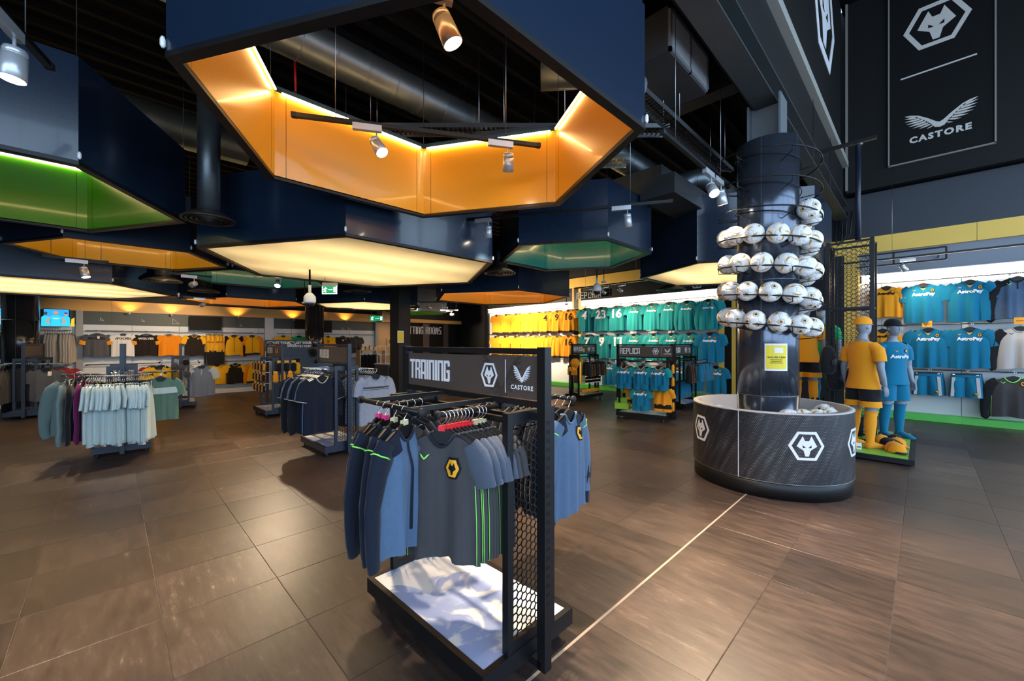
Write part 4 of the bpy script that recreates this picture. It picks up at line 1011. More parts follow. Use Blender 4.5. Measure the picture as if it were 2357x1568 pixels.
c_gold=cloth('cloth_gold',(.80,.30,.012),.05); c_orange=cloth('cloth_orange',(.78,.25,.008),.05); c_yellow=cloth('cloth_yellow',(.78,.42,.01),.05); c_teal=cloth('cloth_teal',(.003,.15,.27),.1); c_tealg=cloth('cloth_teal_green',(.01,.23,.24),.1); c_white=cloth('cloth_white',(.72,.70,.68),.03)
c_cream=cloth('cloth_cream_grey',(.45,.43,.42),.04); c_emerald=cloth('cloth_emerald',(.01,.32,.12)); c_bluegrey=cloth('cloth_blue_grey',(.12,.17,.25),.2)
def astro(m,size=.075,z=-.30): return lambda sh: ('sponsor_lettering',surf_text('AstroPay',sh,m,size*sh.w/.5,0,z*sh.L/.68,.004))
def cr(x=.11,z=-.21,r=.024): return lambda sh: crest(sh,x*sh.w/.5,z*sh.L/.68,r*sh.w/.5)
def tk(m,x=-.11,z=-.2,r=.024): return lambda sh: tick(sh,x*sh.w/.5,z*sh.L/.68,r*sh.w/.5,m)
def num(s,m,size,z,bold=.01): return lambda sh: ('number',surf_text(s,sh,m,size,0,z,bold))
def word(s,m,size,z,bold=.004,sp=1.0): return lambda sh: ('lettering',surf_text(s,sh,m,size,0,z,bold,sp))
def pip(m): return lambda sh: piping(sh,m)
def strp(z0,z1,m): return lambda sh: stripe(sh,z0,z1,m)
def tagc(x=.05,z=-.2,s=.03): return lambda sh: ('swing_tag',surf_mb(sh,[(0,[(x-s,z-s*1.6),(x+s,z-s*1.6),(x+s,z+s*1.6),(x-s,z+s*1.6)],.004),(1,[(x-s,z+s*.9),(x+s,z+s*.9),(x+s,z+s*1.6),(x-s,z+s*1.6)],.006)],[print_white,gold]))
def zipper(m,z1): return lambda sh: ('zip',surf_mb(sh,[(0,[(-.006,z1),(.006,z1),(.006,-.17),(-.006,-.17)],.004)],[m]))
# --- training rack
kind('train_tee',.40,.60,.035,'s',c_charcoal,c_blueshade,c_navy,red_plastic,1,[tk(neon,-.1,-.24,.034),cr(.085,-.29,.05),pip(neon)],noun='tshirt',nu=22,nv=14)  # sleeves: charcoal cloth, blue shading put into the colour
kind('train_tee_b',.40,.60,.03,'s',c_charcoal,c_charcoal,c_navy,cream_plastic,2,[pip(neon)],noun='tshirt')
kind('track_jacket',.40,.58,.05,'l',c_slate,c_navy,c_navy,cream_plastic,3,[zipper(c_navy,-.6)],noun='jacket',yoke=c_navy,shoulder_pipe=neon,nu=22,nv=12)
kind('track_jacket_p',.40,.58,.05,'l',c_navy,c_navy,c_navy,pink_plastic,4,[],noun='jacket',yoke=c_black,shoulder_pipe=neon,nu=20,nv=12)
kind('dark_top',.42,.60,.04,'l',c_charcoal,c_navy,c_navy,None,5,[],noun='long_sleeve_top',yoke=c_black)
kind('slate_sweat',.42,.62,.05,'l',c_slate,c_slate,c_slate,None,6,[cr(.09,-.26,.045)],noun='sweatshirt',yoke=c_navy,shoulder_pipe=neon,cuff=c_navy,nu=22,nv=12)
kind('grey_tee_tag',.42,.6,.04,'s',c_charcoal,c_slate,c_charcoal,None,7,[],noun='training_top',yoke=c_black)
# --- fashion racks
kind('mint_tee',.5,.72,.035,'s',c_mint,c_mint,None,None,8,[],nu=18,nv=10,fold=.02,wide=.8)
kind('mint_tee_b',.5,.74,.03,'s',c_mint,c_mint,None,None,9,[lambda sh:('woven_label',surf_mb(sh,[(0,[(.12,-.74),(.17,-.74),(.17,-.67),(.12,-.67)],.004)],[ink]))],nu=18,nv=10,fold=.024,wide=.8)
kind('sage_tee',.5,.70,.045,'s',c_green,c_green,c_green,None,10,[strp(-.36,-.26,c_mint),word('WOLVES',ink,.075,-.335,.001)],nu=20)
kind('teal_grey_top',.52,.74,.05,'l',c_greyteal,c_greyteal,None,None,11,[],noun='long_sleeve_top')
kind('purple_tee',.52,.74,.045,'l',c_purple,c_purple,None,None,12,[],noun='long_sleeve_top')
kind('black_top',.52,.74,.045,'l',c_black,c_black,None,None,13,[],noun='long_sleeve_top')
kind('pattern_tee',.5,.66,.05,'s',c_greyd,c_greyd,c_charcoal,None,14,[tagc(.06,-.2,.03)],nu=20)
kind('dark_tee',.5,.68,.04,'s',c_charcoal,c_charcoal,None,None,15,[])
kind('maroon_tee',.52,.70,.045,'s',c_red,c_red,None,None,16,[])
kind('navy_tee',.52,.74,.045,'s',c_navy,c_navy,c_sand,None,17,[],nu=20,slvpipe=c_sand)
kind('bluegrey_tee',.5,.72,.04,'s',c_bluegrey,c_bluegrey,None,None,18,[])
kind('marl_tee',.5,.72,.045,'s',c_grey,c_grey,c_grey,None,19,[strp(-.285,-.262,c_charcoal),strp(-.305,-.298,c_charcoal)],nu=22,nv=12)
kind('polo',.52,.72,.05,'s',c_grey,c_white,c_grey,None,20,[zipper(c_white,-.3)],noun='polo_shirt')
kind('gold_tee',.48,.66,.05,'s',c_yellow,c_yellow,c_brown,None,21,[cr(.1,-.22,.025)])
kind('black_gold_tee',.5,.68,.05,'s',c_brown,c_yellow,c_yellow,None,22,[cr(.1,-.22,.03)])
kind('gold_jacket',.52,.68,.06,'l',c_yellow,c_orange,c_brown,None,23,[zipper(c_brown,-.7),tk(ink,.1,-.22,.03)],noun='jacket',hem=c_brown)
kind('gold_black_jacket',.52,.68,.06,'l',c_yellow,c_black,c_brown,None,24,[zipper(c_brown,-.7)],noun='jacket')
kind('orange_tee',.5,.66,.05,'s',c_orange,c_orange,c_orange,None,25,[tk(ink,.1,-.2,.018)])
kind('wolves_grey',.52,.66,.05,'s',c_greyd,c_greyd,c_charcoal,None,26,cuff=c_gold,extras=[word('WOLVES',ink,.085,-.26,.004,1.1),tagc(.04,-.2,.025)])
kind('wolves_white',.52,.66,.05,'s',c_white,c_white,c_white,None,27,cuff=c_gold,extras=[word('WOLVES',ink,.085,-.26,.004,1.1)])
kind('wolves_black',.52,.66,.05,'s',c_brown,c_brown,c_brown,None,28,cuff=c_gold,extras=[word('WOLVES',print_white,.085,-.26,.004,1.1)])
kind('sand_hoody',.5,.74,.05,'l',c_sand,c_sand,None,None,29,[],noun='sweatshirt')
kind('sand_hoody_stripe',.5,.74,.05,'l',c_sand,c_sand,None,None,30,[strp(-.38,-.34,c_yellow),strp(-.34,-.325,ink)],noun='sweatshirt')
kind('black_polo',.5,.66,.05,'s',c_brown,c_brown,c_brown,None,31,[cr(.1,-.2,.03),word('pay',print_white,.06,-.26,.003)],noun='polo_shirt')
kind('green_jersey',.5,.68,.05,'l',c_emerald,c_emerald,c_emerald,None,32,[cr(.1,-.3,.05)],noun='jersey')
kind('yellow_jersey',.5,.68,.05,'s',c_yellow,c_yellow,c_yellow,None,33,[cr(.0,-.3,.05)],noun='jersey')
# --- replica jerseys
vneck=lambda sh: ('collar_insert',surf_mb(sh,[(0,[(-.04,sh.ztop(.16)-.0),(0,sh.ztop(0)-.035),(.04,sh.ztop(.16)-.0),(0,sh.ztop(0)-.002)],.006)],[gold]))
T=[astro(print_white),cr(),tk(gold)]
kind('teal_jersey',.54,.72,.055,'s',c_teal,c_teal,c_teal,None,34,T+[vneck],noun='jersey',fold=.028,nu=22,nv=12)
kind('teal_jersey_g',.45,.70,.05,'s',c_tealg,c_tealg,c_tealg,None,35,T+[vneck],noun='jersey',fold=.028)
kind('teal_jersey_l',.45,.72,.055,'l',c_tealg,c_tealg,c_tealg,None,36,T+[vneck],noun='jersey',fold=.028)
kind('teal_jersey_plain',.45,.70,.045,'s',c_teal,c_tealg,None,None,37,[],noun='jersey')
for nn in ('4','23','16','7','9','11'):
    kind('teal_no_'+nn,.45,.70,.05,'s',c_tealg,c_tealg,c_tealg,None,38,[num(nn,print_white,.34,-.42,.012)]+([num({'7':'NETO','9':'RAUL','11':'HEE CHAN'}[nn],print_white,.07,-.22,.003)] if nn in ('7','9','11') else []),noun='jersey')
kind('gold_jersey',.45,.72,.05,'s',c_gold,c_gold,c_gold,None,40,[],noun='jersey',hem=c_brown)
for nn in ('4','9','16'): kind('gold_no_'+nn,.45,.72,.05,'s',c_gold,c_gold,c_gold,None,41,[num(nn,ink,.30,-.42,.004)],noun='jersey',hem=c_brown)
kind('gold_jersey_front',.42,.60,.05,'s',c_gold,c_gold,c_brown,None,42,[astro(ink,.08,-.29),cr(.09,-.21,.022)],noun='jersey')
kind('slate_zip_top',.52,.70,.05,'l',c_slate,c_black,c_black,None,43,[tk(neon,-.09,-.2,.03),zipper(c_black,-.3),cr(.12,-.22,.03)],noun='training_top',yoke=c_black)
kind('cream_top',.52,.70,.05,'l',c_cream,c_black,c_cream,None,44,[tk(ink,-.09,-.2,.03)],noun='training_top')
kind('charcoal_top',.52,.68,.05,'l',c_charcoal,c_black,neon,None,45,[tk(neon,-.1,-.19,.03),cr(.11,-.2,.03),pip(neon)],noun='training_top')
shorts_kind('teal_shorts',c_teal,.40,.40,badge=True,side=None)
shorts_kind('teal_shorts_s',c_teal,.40,.40,side=c_cream,badge=True)
shorts_kind('black_shorts',c_black,.40,.42,side=c_gold,badge=True)
shorts_kind('black_trousers',c_black,.36,.75,side=None)
# little kit: jersey with shorts hung beneath
kind('infant_top',.34,.36,.05,'s',c_teal,c_tealg,c_gold,None,46,[astro(print_white,.10,-.46),cr(.11,-.33,.03),tk(gold,-.11,-.31,.03)],noun='infant_kit')
p_,n_=KINDS['infant_top']; mb=MB(); n=12
for sg in (-1,1): mb.loft([[Vector((sg*.075+.085*math.cos(2*PI*j/n),.05*math.sin(2*PI*j/n),z)) for j in range(n)] for z in (-.43,-.5,-.56)],(False,False))
KINDS['infant_kit']=(p_+[('shorts',mb.mesh('shorts',c_teal))],'infant_kit')
kind('infant_gold_top',.36,.36,.05,'s',c_gold,c_gold,c_brown,None,47,[],noun='infant_kit')
p_,n_=KINDS['infant_gold_top']; mb=MB()
for sg in (-1,1): mb.loft([[Vector((sg*.08+.09*math.cos(2*PI*j/n),.055*math.sin(2*PI*j/n),z)) for j in range(n)] for z in (-.44,-.53)],(False,False)); mb.mi=1; mb.loft([[Vector((sg*.08+.093*math.cos(2*PI*j/n),.058*math.sin(2*PI*j/n),z)) for j in range(n)] for z in (-.53,-.585)],(False,False)); mb.mi=0
KINDS['infant_gold_kit']=(p_+[('shorts',mb.mesh('shorts',[c_black,c_gold]))],'infant_kit')
# ================================================================== WHEELED RACKS
def hexmesh(w,h,s=.021,bar=.0032,y=0):
    """expanded hexagon mesh in the xz plane, w x h, clipped to whole cells"""
    mb=MB(); dx=s*1.5; dy=s*math.sqrt(3); nx=int(w/dx)+2; nz=int(h/dy)+2; done=set()
    for i in range(nx):
        for j in range(nz):
            cx=-w/2+i*dx; cz=j*dy+(dy/2 if i%2 else 0)
            P=[(cx+s*math.cos(PI/3*k),cz+s*math.sin(PI/3*k)) for k in range(6)]
            for k in range(3):
                a,b=P[k],P[k+1]; 
                if not all(-w/2-.001<=q[0]<=w/2+.001 and -.001<=q[1]<=h+.001 for q in (a,b)):
                    a=(max(-w/2,min(w/2,a[0])),max(0,min(h,a[1]))); b=(max(-w/2,min(w/2,b[0])),max(0,min(h,b[1])))
                    if math.hypot(a[0]-b[0],a[1]-b[1])<.004: continue
                mb.bar((a[0],y,a[1]),(b[0],y,b[1]),bar,bar,up=(0,1,0))
    return mb
HM={}
def rack_obj(label,loc,rz,m,L=1.0,W=.6,sign=None,hi=1.55,panel_z=1.25,px=.15,coarse=False,logos=True,cw=.052,mid_bar=False,group='wheeled clothes racks'):
    t=thing('wheeled_rack',label,'rack',(loc[0],loc[1],0),rz,group); l2=L/2; w2=W/2
    for a in ((-w2,w2,-l2,-l2+.03),(-w2,w2,l2-.03,l2),(-w2,-w2+.03,-l2+.03,l2-.03),(w2-.03,w2,-l2+.03,l2-.03)): B(*a,.065,.15).build('base_rail',m,t)
    B(-w2+.03,w2-.03,-l2+.03,l2-.03,.135,.147).build('base_panel',blotch,t)
    for sx in (-1,1):
        for sy in (-1,1):
            c=Vector((sx*(w2-.05),sy*(l2-.06),0)); k=MB().box(c.x-.022,c.x+.022,c.y-.022,c.y+.022,.06,.068); k.bar((c.x-.016,c.y,.066),(c.x-.016,c.y+.016,.03),.003,.026,up=(0,1,0)).bar((c.x+.016,c.y,.066),(c.x+.016,c.y+.016,.03),.003,.026,up=(0,1,0))
            ck=k.build('caster',chrome,t); MB().cyl((c.x-.012,c.y+.016,.031),(c.x+.012,c.y+.016,.031),.031,14).build('wheel',rubber,ck)
    key=(panel_z,px,coarse)
    if key not in HM: HM[key]=hexmesh(2*px-.03,panel_z-.28,.021 if not coarse else .03,.0045 if not coarse else .006).mesh('mesh_infill',black_metal)
    for sy in (-1,1):
        y=sy*(l2-.02)
        for sx in (-1,1): B(sx*px-.018,sx*px+.018,y-.018,y+.018,.15,panel_z).build('panel_post',m,t)
        B(-px+.018,px-.018,y-.018,y+.018,panel_z-.06,panel_z).build('panel_bar',m,t); B(-px+.018,px-.018,y-.015,y+.015,.15,.195).build('panel_bar',m,t)
        me=HM[key]; o=link('mesh_infill',me,t,(0,y,.2)); o['kind']='stuff'
        yo=sy*(l2+.07); tp=B(-.024,.024,yo-.024,yo+.024,.045,hi).build('tall_post',m,t)
        mb=MB()
        for k in range(24):
            z=.35+k*.042
            if z<hi-.35:
                for dx in (-.007,.007): mb.box(dx-.0025,dx+.0025,yo+sy*.0235,yo+sy*.0248,z,z+.02)
        mb.build('slots',ink,tp)
        B(-.024,.024,min(y,yo),max(y,yo),.05,.085).build('foot_bar',m,t); B(-.018,.018,min(y,yo),max(y,yo),panel_z-.045,panel_z-.01).build('foot_bar',m,t)
    for sx in (-1,1): B(sx*.05-.012,sx*.05+.012,-l2+.02,l2-.02,panel_z-.075,panel_z-.045).build('centre_beam',m,t)
    if sign is not None:
        B(-.018,.018,-l2-.046,l2+.046,hi-.035,hi-.005).build('header_rail',m,t); B(-.018,.018,-l2-.046,l2+.046,1.265,1.295).build('header_rail',m,t)
        sg=B(-.008,.008,-l2-.044,l2+.044,1.298,hi-.045).build('header_sign',sign_board,t); H=hi-.045-1.298; zc=1.298+H/2
        if sign:
            mb=MB(); block_text(mb,sign,(-.009,l2+.02,zc-H*.29),(0,-1,0),(0,0,1),H*.6,cw,cw*.17,.003); mb.build('lettering',print_white if logos else print_grey,sg)
        if logos:
            wolf_emblem(plane_fn((-.009,-l2*.43,zc),(0,-1,0),(0,0,1)),.064,.063,print_white,sign_board,'wolf_emblem',sg,d=.003)
            B(-.011,-.008,-l2*.66-.0015,-l2*.66+.0015,zc-.085,zc+.085).build('divider_line',print_white,sg)
            wings_emblem(plane_fn((-.009,-l2*.88,zc-.025),(0,-1,0),(0,0,1)),.058,print_white,'wing_emblem',sg,ys=.95,d=.003)
            text('CASTORE',print_white,.030,sg,(-.0115,-l2*.88,zc-.06),(PI/2,0,-PI/2),bold=.0012,sp=1.2)
            wings_emblem(plane_fn((-.0085,-l2*.6,zc-.115),(0,-1,0),(0,0,1)),.15,feather_dark,'ghost_feathers',sg,d=.0004)
        elif sign=='ACCESSORIES':
            for k in (-1,1): MB().prism([(0,0),(.05,0),(0,.11)] if k<0 else [(0,0),(.05,0),(.05,.11)],(-.009,-l2*.35-k*.05,zc-.05),(0,-1,0),(0,0,1),.002).build('triangle_motif',print_grey,sg)
    return t
def loc(t,p):     # local rack point to world
    c,s=math.cos(t.rotation_euler.z),math.sin(t.rotation_euler.z); return Vector((t.location.x+p[0]*c-p[1]*s,t.location.y+p[0]*s+p[1]*c,p[2]))
def rail(t,p,q,arms=(),m=black_metal,r=.0125):
    MB().cyl(p,q,r,12).build('hang_rail',m,t); d=(Vector(q)-Vector(p)).normalized()
    for e,s in ((p,-1),(q,1)): MB().cyl(Vector(e)+d*s*.0,Vector(e)+d*s*.012,r*1.55,14).build('end_cap',rubber,t)
    for y in arms: MB().bar((p[0] if abs(p[1]-q[1])>.01 else p[0],y,p[2]),(0,y,p[2]),.02,.022).build('arm',m,t)
# ---------------- A: training rack in front
A=rack_obj('nearest black rack with the TRAINING header in the middle foreground',(1.43,1.842),R(1),black_metal,L=1.055,W=.64,sign='TRAINING',cw=.0545)
rail(A,(-.50,-.34,1.275),(-.50,.22,1.275),(-.25,.17)); rail(A,(-.385,-.30,1.245),(-.0,-.30,1.245)); rail(A,(.54,-.37,1.235),(.54,.5,1.235),(-.25,.4)); rail(A,(-.34,.27,1.225),(0,.27,1.225))
ra=A.rotation_euler.z
for i,(y,kd,lb) in enumerate(((-.20,'track_jacket','nearest one, slate front, cream size cube'),(-.11,'track_jacket','second from right, cream size cube'),(-.03,'track_jacket_p','third from right, pink size cube'),(.035,'track_jacket_p','leftmost, pink size cube'))):
    hang(kd,loc(A,(-.50,y,1.283)),ra+R((24,30,22,30)[i]),'navy sleeved jacket on the left training rail, '+lb,'jackets on the left rail of the training rack',.9)
for i in range(11):
    kd='train_tee' if i<8 else 'train_tee_b'
    hang(kd,loc(A,(-.365+i*.0225+(0.02 if i>7 else 0),-.30,1.253)),ra+R(-(58 if i==0 else 68)+random.uniform(-5,5)),('foremost charcoal training tee with green emblem and gold badge' if i==0 else 'charcoal training tee, %s behind the foremost on the front arm, %s cube'%(nth(i-1),'red' if i<8 else 'cream')),'training tees on the front arm',.93)
hang('grey_tee_tag',loc(A,(-.27,.27,1.235)),ra+R(-72),'charcoal and slate tee turned between the jackets and the training tees','tops on the rear arm of the training rack',.95)
for i in range(3): hang('dark_top',loc(A,(-.22+i*.05,.27,1.235)),ra+R(-60),'dark long-sleeve top on rear arm, %s behind the charcoal and slate tee'%nth(i),'tops on the rear arm of the training rack',.9)
hang('slate_sweat',loc(A,(.54,-.34,1.243)),ra+R(8),'slate blue sweatshirt with gold badge at the right of the training rack','tops on the right rail of the training rack',.95)
for i in range(13): hang('dark_top',loc(A,(.54,-.29+i*.055,1.243)),ra+R(random.uniform(-6,6)),'dark top on the right training rail, %s behind the slate sweatshirt'%nth(i),'tops on the right rail of the training rack',.93)
# ---------------- B: mint rack
Bk=rack_obj('navy rack carrying the row of mint tees at left',(.12,8.32),R(-2),navy_metal,hi=1.56,sign=None,px=.14)
rb=Bk.rotation_euler.z
rail(Bk,(-.33,-.72,1.13),(.31,-.72,1.13),(),steel); 
for s in (-.3,.28): MB().bar((s*.3,-.5,1.16),(s*.3,-.72,1.13),.02,.02).build('arm',navy_metal,Bk)
rail(Bk,(-.56,-.46,1.15),(.56,-.46,1.15),(),steel); rail(Bk,(.45,-.6,1.14),(.45,.3,1.14),(-.2,),steel)
for i in range(29):
    hang('mint_tee_b' if i in (14,19,24,27,28) else 'mint_tee',loc(Bk,(-.30+i*.0205,-.72,1.14)),rb+R(90+random.uniform(-14,14)),'pale mint tee, %s from the left in the row of mint tees'%nth(i),'row of mint tees',1.05+random.uniform(-.02,.06))
for i,(kd,lb) in enumerate((('teal_grey_top','grey teal long-sleeve top at the left end of the mint rack'),('black_top','black long-sleeve top next to the purple one on the mint rack'),('purple_tee','plum purple long-sleeve top left of the mint tees'),('purple_tee','second plum purple top half hidden by the mint tees'))):
    hang(kd,loc(Bk,(-.53+i*.075,-.50,1.16)),rb+R(84),lb,'dark tops left of the mint tees')
for i in range(4): hang('sage_tee',loc(Bk,(.40,-.50+i*.05,1.15)),rb+R((14,8,16,10)[i]),('sage green tee with white lettered chest stripe right of the mint tees' if i==0 else 'sage green tee, %s behind the one with the visible stripe'%nth(i-1)),'sage green tees on the mint rack',.88)
for i in range(4): hang('teal_grey_top',loc(Bk,(-.45,-.1+i*.1,1.16)),rb+R(6),'grey teal top on the far left side of the mint rack, %s from the front'%nth(i),'tops at the back of the mint rack')
# ---------------- C: far left dark rack
Ck=rack_obj('navy rack with dark tees at the far left before the round column',(-1.2,13.5),R(-9),navy_metal,sign='',hi=1.56,logos=False); rc=Ck.rotation_euler.z
rail(Ck,(-.6,-.55,1.13),(-.2,-.55,1.13),(),steel); rail(Ck,(.33,-.5,1.12),(.33,.4,1.12),(-.1,),steel); rail(Ck,(-.4,-.5,1.14),(-.4,.4,1.14),(-.1,),steel)
for i in range(9): hang('dark_tee',loc(Ck,(-.62+i*.045,-.55,1.14)),rc+R(90+random.uniform(-8,8)),'charcoal tee edge on, %s from the left on the far left rack'%nth(i),'edge-on charcoal tees on the far left rack')
hang('pattern_tee',loc(Ck,(.30,-.5,1.13)),rc+R(-4),'dark patterned tee with an orange and white swing tag','tees on the right of the far left rack')
for i in range(5): hang('maroon_tee',loc(Ck,(.36+i*.02,-.43+i*.07,1.13)),rc+R(4),'maroon tee, %s behind the dark patterned tee'%nth(i),'tees on the right of the far left rack')
for i in range(6): hang('dark_tee',loc(Ck,(-.05,-.3+i*.1,1.14)),rc,'dark tee seen through the end mesh of the far left rack, %s from the front'%nth(i),'tees inside the far left rack')
# ---------------- D: small blue rack
Dk=rack_obj('navy rack with caps and a grey polo in front of the rear wall',(1.22,12.95),R(-6),navy_metal,sign='',hi=1.56,logos=False); rd=Dk.rotation_euler.z
rail(Dk,(.35,-.5,1.1),(.35,.4,1.1),(0,),steel); rail(Dk,(-.38,-.5,1.12),(-.38,.4,1.12),(0,),steel)
hang('polo',loc(Dk,(.40,-.48,1.1)),rd+R(-6),'pale grey polo with white sleeves hung on the small navy rack','polos on the small navy rack')
for i in range(2): hang('polo',loc(Dk,(.42,-.4+i*.08,1.1)),rd+R(5),'pale grey polo, %s behind the front polo'%nth(i),'polos on the small navy rack')
hang('gold_tee',loc(Dk,(-.40,-.46,1.12)),rd+R(15),'gold and black tee at the left side of the small navy rack','tees on the left of the small navy rack')
for i in range(6): hang('black_gold_tee',loc(Dk,(-.36,-.38+i*.08,1.12)),rd+R(6),'black tee, %s behind the gold one on the small navy rack'%nth(i),'tees on the left of the small navy rack')
def cap_parts(m,mb_,key=[{}]):
    k=(m.name,mb_.name)
    if k in key[0]: return key[0][k]
    n=18; d=MB(); d.lathe([(.092,0),(.093,.03),(.085,.07),(.06,.105),(.03,.12),(.004,.124)],n,cap=(False,True))
    b=MB(); b.smooth=True; up=[];lo=[]
    for i in range(9):
        a=R(-150+15*i+30); x,y=math.cos(a),math.sin(a); e=math.sin(PI*i/8)
        up.append([Vector((.09*x,.09*y,.012)),Vector((.09*x+.0,.09*y-.045*e,.014)),Vector((.085*x,.09*y-.085*e,.002))])
    vs=[q for r in up for q in r]; vs+=[q-Vector((0,0,.005)) for q in vs]; fs=[]
    for i in range(8):
        for j in range(2): fs+=[(i*3+j,i*3+j+1,i*3+3+j+1,i*3+3+j),(27+i*3+3+j,27+i*3+3+j+1,27+i*3+j+1,27+i*3+j)]
    b.add(vs,fs); c=MB().lathe([(.008,.122),(.008,.13),(.003,.133)],8)
    key[0][k]=[('crown',d.mesh('crown',m)),('brim',b.mesh('brim',mb_)),('button',c.mesh('button',m))]; return key[0][k]
def cap(loc_,rot,m,mb_,label,group,s=1):
    t=thing('baseball_cap',label,'cap',loc_,0,group); t.rotation_euler=rot; t.scale=(s,s,s)
    for nm,me in cap_parts(m,mb_): link(nm,me,t)
for i,(x,z) in enumerate(((.02,.98),(.12,.82),(.1,1.1),(-.1,1.02))): cap(loc(Dk,(x,-.62,z)),(R(60),0,rd),c_greyd if i!=2 else c_black,c_greyd,'%s baseball cap hooked on the small navy rack, %s'%('grey' if i!=2 else 'black',('middle','lowest','topmost','left')[i]),'caps on the small navy rack',.8)
# ---------------- E: accessories rack
Ek=rack_obj('navy rack with ACCESSORIES header and tiers of gold and black packs',(2.58,10.15),0,navy_metal,sign='ACCESSORIES',hi=1.56,logos=False,cw=.034)
def pack_parts(m1,m2,key=[{}]):
    k=(m1.name,m2.name)
    if k in key[0]: return key[0][k]
    a=MB().box(-.035,.035,-.004,.004,-.05,0); b=MB(); b.loft([[Vector((.045*sx*math.cos(2*PI*j/8),.025*sx*math.sin(2*PI*j/8),z)) for j in range(8)] for z,sx in ((-.045,.6),(-.08,1.1),(-.13,1.0),(-.18,1.15),(-.2,.7))])
    key[0][k]=[('header_card',a.mesh('header_card',m2)),('product',b.mesh('product',m1))]; return key[0][k]
def pack(loc_,rz,m1,m2,label,group,s=1):
    t=thing('accessory_pack',label,'pack',loc_,rz,group); t.scale=(s,s,s)
    for nm,me in pack_parts(m1,m2): link(nm,me,t)
for tier,z in enumerate((1.18,.95,.72)):
    n=11
    B(-.30,-.02,-.44,-.43,z-.005,z+.005).build('prong',steel,Ek); MB().cyl((-.3,-.46,z),(-.3,.45,z),.006,8).build('prong_bar',steel,Ek)
    for i in range(n):
        g=(i+tier)%3
        pack(loc(Ek,(-.31,-.44+i*.085,z)),R(-90),(c_gold,c_black,c_black)[g],(ink,gold,cream_plastic)[g],'%s pack, %s from near end, %s tier of the accessories rack'%(('gold','black','gold-tagged black')[g],nth(i),('top','middle','bottom')[tier]),'packs on the accessories rack',.95)
for i in range(6): pack(loc(Ek,(-.12+i*.07,-.56,(.98,1.2)[i%2])),0,(c_gold,c_black)[i%2],gold,'%s pack on the end of the accessories rack, %s from left'%(('gold','black')[i%2],nth(i)),'packs on the end of the accessories rack',1.2)
pack(loc(Ek,(.36,-.35,1.22)),R(20),c_yellow,ink,'long gold hanging scarf pack right of the accessories rack','packs on the end of the accessories rack',1.7)
# slatwall stand with caps and slogan board behind
sw=thing('slatwall_stand','dark slatwall stand with caps behind the accessories rack','stand',(3.62,11.9,0),R(-4)); B(-.62,.72,0,.06,.0,1.46).build('back_board',navy_metal,sw)
for k in range(12): B(-.62,.72,-.012,0,.2+k*.1,.285+k*.1).build('slat',navy_metal,sw)
for i,(x,z) in enumerate(((.35,1.3),(.5,1.0))): cap((3.62+x,11.8,z),(R(35),0,R(-30)),c_black,c_black,'black cap on the slatwall stand, %s'%('upper','lower')[i],'caps on the slatwall stand',1.2)
sl=thing('slogan_board','dark board with round logo and LET YOUR / YOU OUT lettering','sign',(3.36,12.0,1.52),R(-4)); B(-.52,.62,0,.03,-.16,.13).build('board',mat('slogan_board_black',(.03,.032,.034),rough=.5),sl)
for x in (-.40,.10):
    MB().tube([(x+.10*math.cos(k*PI/10),-.006,-.01+.10*math.sin(k*PI/10)) for k in range(20)],.008,6,closed=True).build('logo_ring',print_white,sl); text('sky',print_white,.13,sl,(x,-.008,-.045),(PI/2,0,0),bold=.004)
text('LET YOUR',print_white,.085,sl,(-.13,-.004,.03),(PI/2,0,0),bold=.004); text('LET YOUR',print_white,.085,sl,(.40,-.004,.03),(PI/2,0,0),bold=.004); text('YOU OUT.',print_white,.085,sl,(.40,-.004,-.07),(PI/2,0,0),bold=.004)
# ---------------- F: blue rack with ground-name header
Fk=rack_obj('navy rack with MOLINEUX header left of the training rack',(2.36,6.2),R(0),navy_metal,sign='MOLINEUX',hi=1.56,logos=False,cw=.044)
rail(Fk,(-.33,-.5,1.2),(-.33,.3,1.2),(-.2,.2),chrome); rail(Fk,(.40,-.52,1.18),(.40,.35,1.18),(-.2,.2),chrome)
hang('navy_tee',loc(Fk,(-.33,-.46,1.21)),R(14),'large navy tee with sand piping facing front on the stadium rack','tees on the left rail of the stadium rack')
for i in range(11): hang(('black_top','bluegrey_tee','navy_tee','navy_tee')[i%4] if i>0 else 'navy_tee',loc(Fk,(-.33-.004*i,-.41+i*.052,1.21)),R(12+random.uniform(-6,6)),'dark tee, %s behind the large navy one on the stadium rack'%nth(i),'tees on the left rail of the stadium rack')
for i in range(11): hang('marl_tee' if i<8 else 'navy_tee',loc(Fk,(.42-.012*i,-.50+i*.045,1.19)),R(6+random.uniform(-4,4)),('marl grey tee with two chest stripes on the stadium rack' if i==0 else '%s tee, %s behind the striped marl grey one'%('marl grey' if i<8 else 'navy',nth(i-1))),'tees on the right rail of the stadium rack')
for i in range(6): hang('dark_tee',loc(Fk,(-.02,-.1+i*.08,1.2)),R(0),'dark tee inside the stadium rack, %s from the front'%nth(i),'tees inside the stadium rack',.9)
